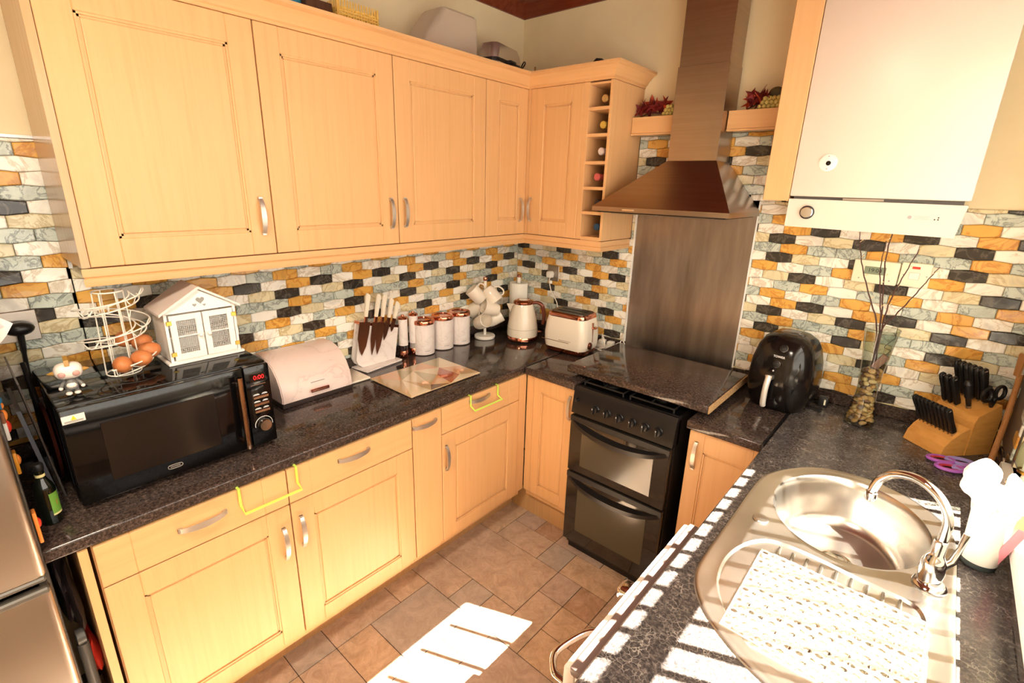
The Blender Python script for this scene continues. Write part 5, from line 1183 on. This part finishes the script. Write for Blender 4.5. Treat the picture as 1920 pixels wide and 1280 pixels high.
wpart('edge_strip', tube(NB(), [(1.899, -1.229, .9125), (2.235, -1.229, .9125), (2.238, -1.535, .9125), (1.899, -1.535, .9125)], .002, 6, closed=True), matw, mt_)
# swan neck tap
tpx = thing('tap', 'chrome swan-neck kitchen tap at the right of the bowl', 'tap', (2.232, -1.083, .912))
wpart('base_flange', lathe(NB(), [(.033, .912), (.034, .916), (.030, .922), (.026, .924)], (2.230, -1.085, 0), 28), chrome, tpx)
wpart('valve_body', lathe(NB(), [(.022, .922), (.0235, .935), (.025, .955), (.0235, .975), (.018, .99), (.014, 1.0), (.0135, 1.03), (.0125, 1.035)], (2.226, -1.083, 0), 28), chrome, tpx)
wpart('spout', tube(NB(), crom([(2.226, -1.083, 1.0), (2.228, -1.082, 1.06), (2.224, -1.080, 1.095), (2.205, -1.072, 1.128), (2.175, -1.059, 1.147), (2.145, -1.045, 1.150), (2.112, -1.031, 1.136), (2.090, -1.02, 1.108), (2.081, -1.015, 1.075), (2.080, -1.014, 1.058)], 6), .0105, 16), chrome, tpx)
wpart('spout_tip', lathe(NB(), [(.0125, 1.040), (.0135, 1.043), (.0135, 1.062), (.0115, 1.064)], (2.080, -1.014, 0), 20), chrome, tpx)
lv_ = wpart('lever', tube(NB(), [(2.240, -1.075, .965), (2.256, -1.068, .985), (2.262, -1.060, 1.02), (2.266, -1.052, 1.055)], [.011, .009, .006, .007], 12), chrome, tpx)
# tumbler with brushes
cp_ = thing('utensil_pot', 'tall white pot with dark base beside the tap under the window', 'pot', (2.318, -.905, .911))
spart('pot_wall', lathe(NB(), [(.034, .014), (.036, .016), (.044, .150), (.0445, .152), (.0425, .152), (.034, .02)], (0, 0, 0), 32, cap=False), whitep, cp_); spart('dark_base', lathe(NB(), [(.033, 0), (.035, .002), (.0352, .016)], (0, 0, 0), 32), mat('dark_slate_base', (52, 58, 56), .5), cp_)
br = thing('dish_brush', 'pale wooden dish brush with pink tip inside the white pot', 'brush', (2.33, -.905, .93))
bm = bx(-.011, .011, -.007, .007, -.02, .165, .005); bm.transform(RR(math.radians(14), 4, 'Y') @ RR(math.radians(10), 4, 'X')); spart('brush_handle', bm, skinwood, br)
bm = bx(-.009, .009, -.003, .003, .0, .138, .002); bm.transform(Matrix.Translation((.010, -.014, 0)) @ RR(math.radians(10), 4, 'Y') @ RR(math.radians(16), 4, 'X')); spart('pink_scraper', bm, mat('pink_plastic', (226, 140, 150), .5), br)
crumple('dish_cloth', 'white cloth bundled on top of the utensil pot', 'cloth', (2.290, -.890, 1.108), (.034, .036, .052), clothw, 4, 4, 2.1)
crumple('dish_cloth', 'second fold of white cloth behind the wooden brush in the pot', 'cloth', (2.340, -.868, 1.100), (.030, .030, .042), clothw, 21, 4, 2.2)
# glass lamp on the sill corner
cl = thing('glass_lamp', 'sunlit glass storm lamp on the window sill corner', 'lamp', (2.400, -.560, 1.0005))
spart('foot', lathe(NB(), [(.036, 0), (.038, .004), (.030, .010), (.012, .020), (.010, .04), (.018, .05)], (0, 0, 0), 28), cream, cl); spart('glass_chimney', lathe(NB(), [(.022, .05), (.036, .075), (.034, .12), (.026, .16), (.033, .195), (.039, .20)], (0, 0, 0), 28, cap=False), vase_glass, cl)
spart('candle', lathe(NB(), [(.014, .05), (.014, .10), (.0005, .101)], (0, 0, 0), 16), cream, cl); spart('gold_collar', lathe(NB(), [(.023, .046), (.024, .052), (.022, .056)], (0, 0, 0), 24, cap=False), gold, cl)
# ================================================================ WASHING MACHINE under the grey worktop
wm = thing('washing_machine', 'white washing machine under the grey worktop, only its front edge showing', 'washing machine', (2.0, -1.5, 0))
wpart('cabinet_shell', bx(1.712, 2.31, -1.80, -1.19, .02, .858, .006), boilerm, wm); wpart('brown_strip', bx(1.700, 1.738, -1.80, -1.19, .845, .866, .004), mat('brown_grey_strip', (112, 92, 86), .4), wm)  # brown-grey strip between the white front panel and the worktop edge
fp_ = wpart('front_panel', bx(1.684, 1.711, -1.80, -1.19, .03, .857, .006), boilerm, wm)
bm = lathe(NB(), [(.17, 0), (.175, .01), (.165, .035), (.15, .045), (.14, .040)], (1.684, -1.60, .52), 40, RR(-PI/2, 3, 'Y')); dg = wpart('porthole_door', bm, mat('machine_grey', (70, 66, 66), .25, .5), wm)
spart('porthole_trim', tube(NB(), [(1.676, -1.60+.176*math.cos(2*PI*i/40), .52+.176*math.sin(2*PI*i/40)) for i in range(40)], .005, 8, closed=True), chrome, dg)
wpart('door_handle', tube(NB(), crom([(1.684, -1.625, .80), (1.655, -1.65, .80), (1.636, -1.70, .80), (1.630, -1.75, .80), (1.655, -1.785, .80), (1.684, -1.79, .80)], 5), .008, 12), chrome, wm)
wpart('drawer_catch', bx(1.638, 1.686, -1.500, -1.445, .775, .815, .012, 3), chrome, wm)
for x in (1.75, 2.25):
    for y in (-1.76, -1.23): wpart('foot', lathe(NB(), [(.02, 0), (.02, .021)], (x, y, 0), 12), blackmat, wm)
# ================================================================ ON TOP OF THE WALL CABINETS
TZ = 2.269
bk = thing('wicker_basket', 'yellow wicker basket on top of the left wall cabinets', 'basket', (.18, -1.262, TZ), 0)
bm = NB()
for k in range(12):
    z = .006+k*.0095
    for off in (0, 1):
        ring = []
        for (x0, y0, x1, y1) in ((-.09, -.082, .09, -.082), (.09, -.082, .09, .082), (.09, .082, -.09, .082), (-.09, .082, -.09, -.082)):
            for i in range(12): t = i/12; q = .0022*(1 if (i+k+off) % 2 else -1); nx_, ny_ = (y1-y0), -(x1-x0); l = math.hypot(nx_, ny_); ring.append((x0+(x1-x0)*t+nx_/l*q, y0+(y1-y0)*t+ny_/l*q, z+off*.0))
        if off == 0: tube(bm, ring, .0042, 5, closed=True)
spart('weave', bm, wickerm, bk)['kind'] = 'stuff'
bm = NB()
for s in (-1, 1):
    for i in range(15): y = -.08+i*.0114; tube(bm, [(s*.09, y, .0), (s*.0925, y, .136)], .0028, 5)
    for i in range(15): x = -.088+i*.0126; tube(bm, [(x, s*.082, .0), (x, s*.0845, .136)], .0028, 5)
spart('stakes', bm, wickerm, bk)['kind'] = 'stuff'
spart('lining', bx(-.084, .084, -.076, .076, .001, .09), wickerd, bk)
bxw = mk('brown_box', bx(.12, .26, -1.46, -1.362, TZ, 2.385, .003), wood('dark_brown_box', (84, 54, 36), 12, .6)); tag(bxw, 'dark brown box left of the wicker basket', 'box')
bl = thing('blue_tin', 'blue and white round tin left of the brown box', 'tin', (.205, -1.50, TZ)); spart('tin_body', lathe(NB(), [(.045, 0), (.046, .002), (.046, .112), (.044, .114)], (0, 0, 0), 32), bluep, bl); spart('tin_lid', lathe(NB(), [(.047, .114), (.047, .126), (.0005, .128)], (0, 0, 0), 32), whitep, bl)
spart('white_pattern', lathe(NB(), [(.0465, .06), (.0466, .075)], (0, 0, 0), 32, cap=False), whitep, bl)
pbx = thing('plastic_box', 'frosted clear plastic storage box standing on the wall cabinets', 'storage box', (.155, -.795, TZ))
bm = NB(); lvs = [(.085, .165, .03, .002), (.090, .172, .032, .06), (.096, .180, .034, .235), (.104, .188, .036, .240), (.104, .188, .036, .250)]
R_ = [ringv(bm, [(x, y+dy) for x, y in rrect(w, d, r, 6)], z) for w, d, r, z, dy in ((.105, .205, .036, 0, 0), (.105, .205, .036, .010, 0), (.096, .195, .034, .015, 0), (.088, .150, .032, .14, .045), (.080, .110, .030, .240, .085), (.070, .10, .022, .250, .086))]
for A, B in zip(R_, R_[1:]): loft(bm, A, B)
bm.faces.new(R_[-1]); spart('tub', bm, clearbox, pbx)
spart('rim', tube(NB(), [(x, y, .004) for x, y in rrect(.106, .206, .036, 6)], .004, 6, closed=True), clearbox, pbx)
ap = thing('sandwich_toaster', 'small silver appliance with a black cord on the corner of the cabinets', 'appliance', (.20, -.42, TZ), math.radians(12))
spart('lower_shell', shell([(.055, .125, .03, .012), (.062, .135, .035, .03), (.062, .135, .035, .085)]), silverp, ap); spart('black_band', shell([(.0625, .1355, .035, .085), (.0625, .1355, .035, .102)]), blackplast, ap)
spart('upper_shell', shell([(.062, .135, .035, .102), (.060, .130, .035, .140), (.050, .115, .03, .168), (.03, .08, .02, .178)]), silverp, ap); spart('front_grip', bx(.045, .085, -.03, .03, .088, .104, .006), blackplast, ap)
for s in (-1, 1): spart('foot', bx(-.03, .03, s*.09-.01, s*.09+.01, 0, .013, .002, 1), blackmat, ap)
spart('cord', tube(NB(), crom([(.03, .12, .06), (.06, .16, .12), (.03, .20, .14), (.0, .21, .09), (.03, .17, .04), (.05, .10, .07), (.066, .02, .10)], 6), .0035, 8), blackmat, ap)
dk = crumple('dark_gadget', 'small dark gadget lying behind the cornice above the wine rack', 'gadget', (.66, -.20, 2.325), (.04, .045, .05), blackmat, 12, 2)
stx = mk('incense_stick', tube(NB(), [(.335, -.30, TZ), (.335, -.30, 2.358)], .004, 8), spoonw); tag(stx, 'short brown stick poking up behind the cornice corner', 'stick')
# ================================================================ LEAVES AND GRAPES ON THE SHORT SHELVES
def leaf_geo(s):
    P = []
    for i in range(10): a = PI*2*i/10+PI/2; r = (1 if i % 2 == 0 else .42)*s*(1 if i != 5 else .6); P.append((r*math.cos(a), r*math.sin(a)))
    return P
def decor(label, x0, x1, zb, seed, gr, glab):
    t = thing('leaf_garland', label, 'garland', ((x0+x1)/2, -.06, zb)); r = random.Random(seed)
    n = int((x1-x0)*170)
    for i in range(n):
        f = i/n; x = x0+(x1-x0)*f; bm = NB(); L = leaf_geo(r.uniform(.032, .052)); c = bm.verts.new((0, 0, .004)); V_ = [bm.verts.new((a, b, 0)) for a, b in L]
        for k in range(len(V_)): bm.faces.new((V_[k], V_[(k+1) % len(V_)], c))
        V2 = [bm.verts.new((a, b, -.0012)) for a, b in L]; loft(bm, V_, V2); bm.faces.new(V2[::-1])
        bm.transform(Matrix.Translation((x, r.uniform(-.085, -.045), zb+r.uniform(.030, .060))) @ RR(r.uniform(0, 6), 4, 'Z') @ RR(r.uniform(.7, 1.5), 4, 'X') @ RR(r.uniform(0, 6), 4, 'Z'))
        wpart('leaf', bm, leafr if r.random() < .82 else leafo, t, smooth=False)
    wpart('stem', tube(NB(), crom([(x0, -.06, zb+.006), ((x0+x1)/2, -.07, zb+.02), (x1, -.055, zb+.008)], 4), .0025, 6), twig_m, t)
    g = thing('grape_bunch', glab, 'grapes', (gr[0], -.075, zb)); k = 0
    for row in range(3):
        for q in range(gr[1]-row):
            for dd_ in range(2):
                gg = ball(NB(), (gr[0]-.0085*(gr[1]-row)+q*.0175+dd_*.004, -.090+dd_*.018, zb+.0095+row*.0150), .0095, n=10); wpart('grape', gg, grapem, g)
    return g
decor('dark red maple leaf garland on the shelf left of the chimney', .815, .955, 2.1185, 3, (.985, 4), 'pale green artificial grapes left of the hood chimney')
g_ = decor('dark red leaf garland on the shelf right of the chimney', 1.315, 1.40, 2.1185, 8, (1.425, 6), 'pale green artificial grapes beside the boiler panel')
bm = NB(); ball(bm, (1.425, -.07, 2.180), .026, 1.1, .35, .85, n=14); wpart('olive_leaf', bm, leafg, g_)
# made-up fill light fitting, out of view, with a glowing disc
fill_lt = thing('ceiling_fill_disc', 'round white fill light added on the ceiling behind the viewpoint', 'fill light', (1.55, -2.75, CH-.013))
spart('rim', lathe(NB(), [(.17, 0), (.175, -.012), (.165, -.02)], (0, 0, 0), 36), whitep, fill_lt); spart('diffuser', lathe(NB(), [(.16, -.02), (.155, -.045), (.10, -.062), (.0005, -.066)], (0, 0, 0), 36), mat('fill_diffuser', (250, 240, 220), .5, emit=(255, 226, 180), es=4), fill_lt)
# name clean-up: nothing else to build
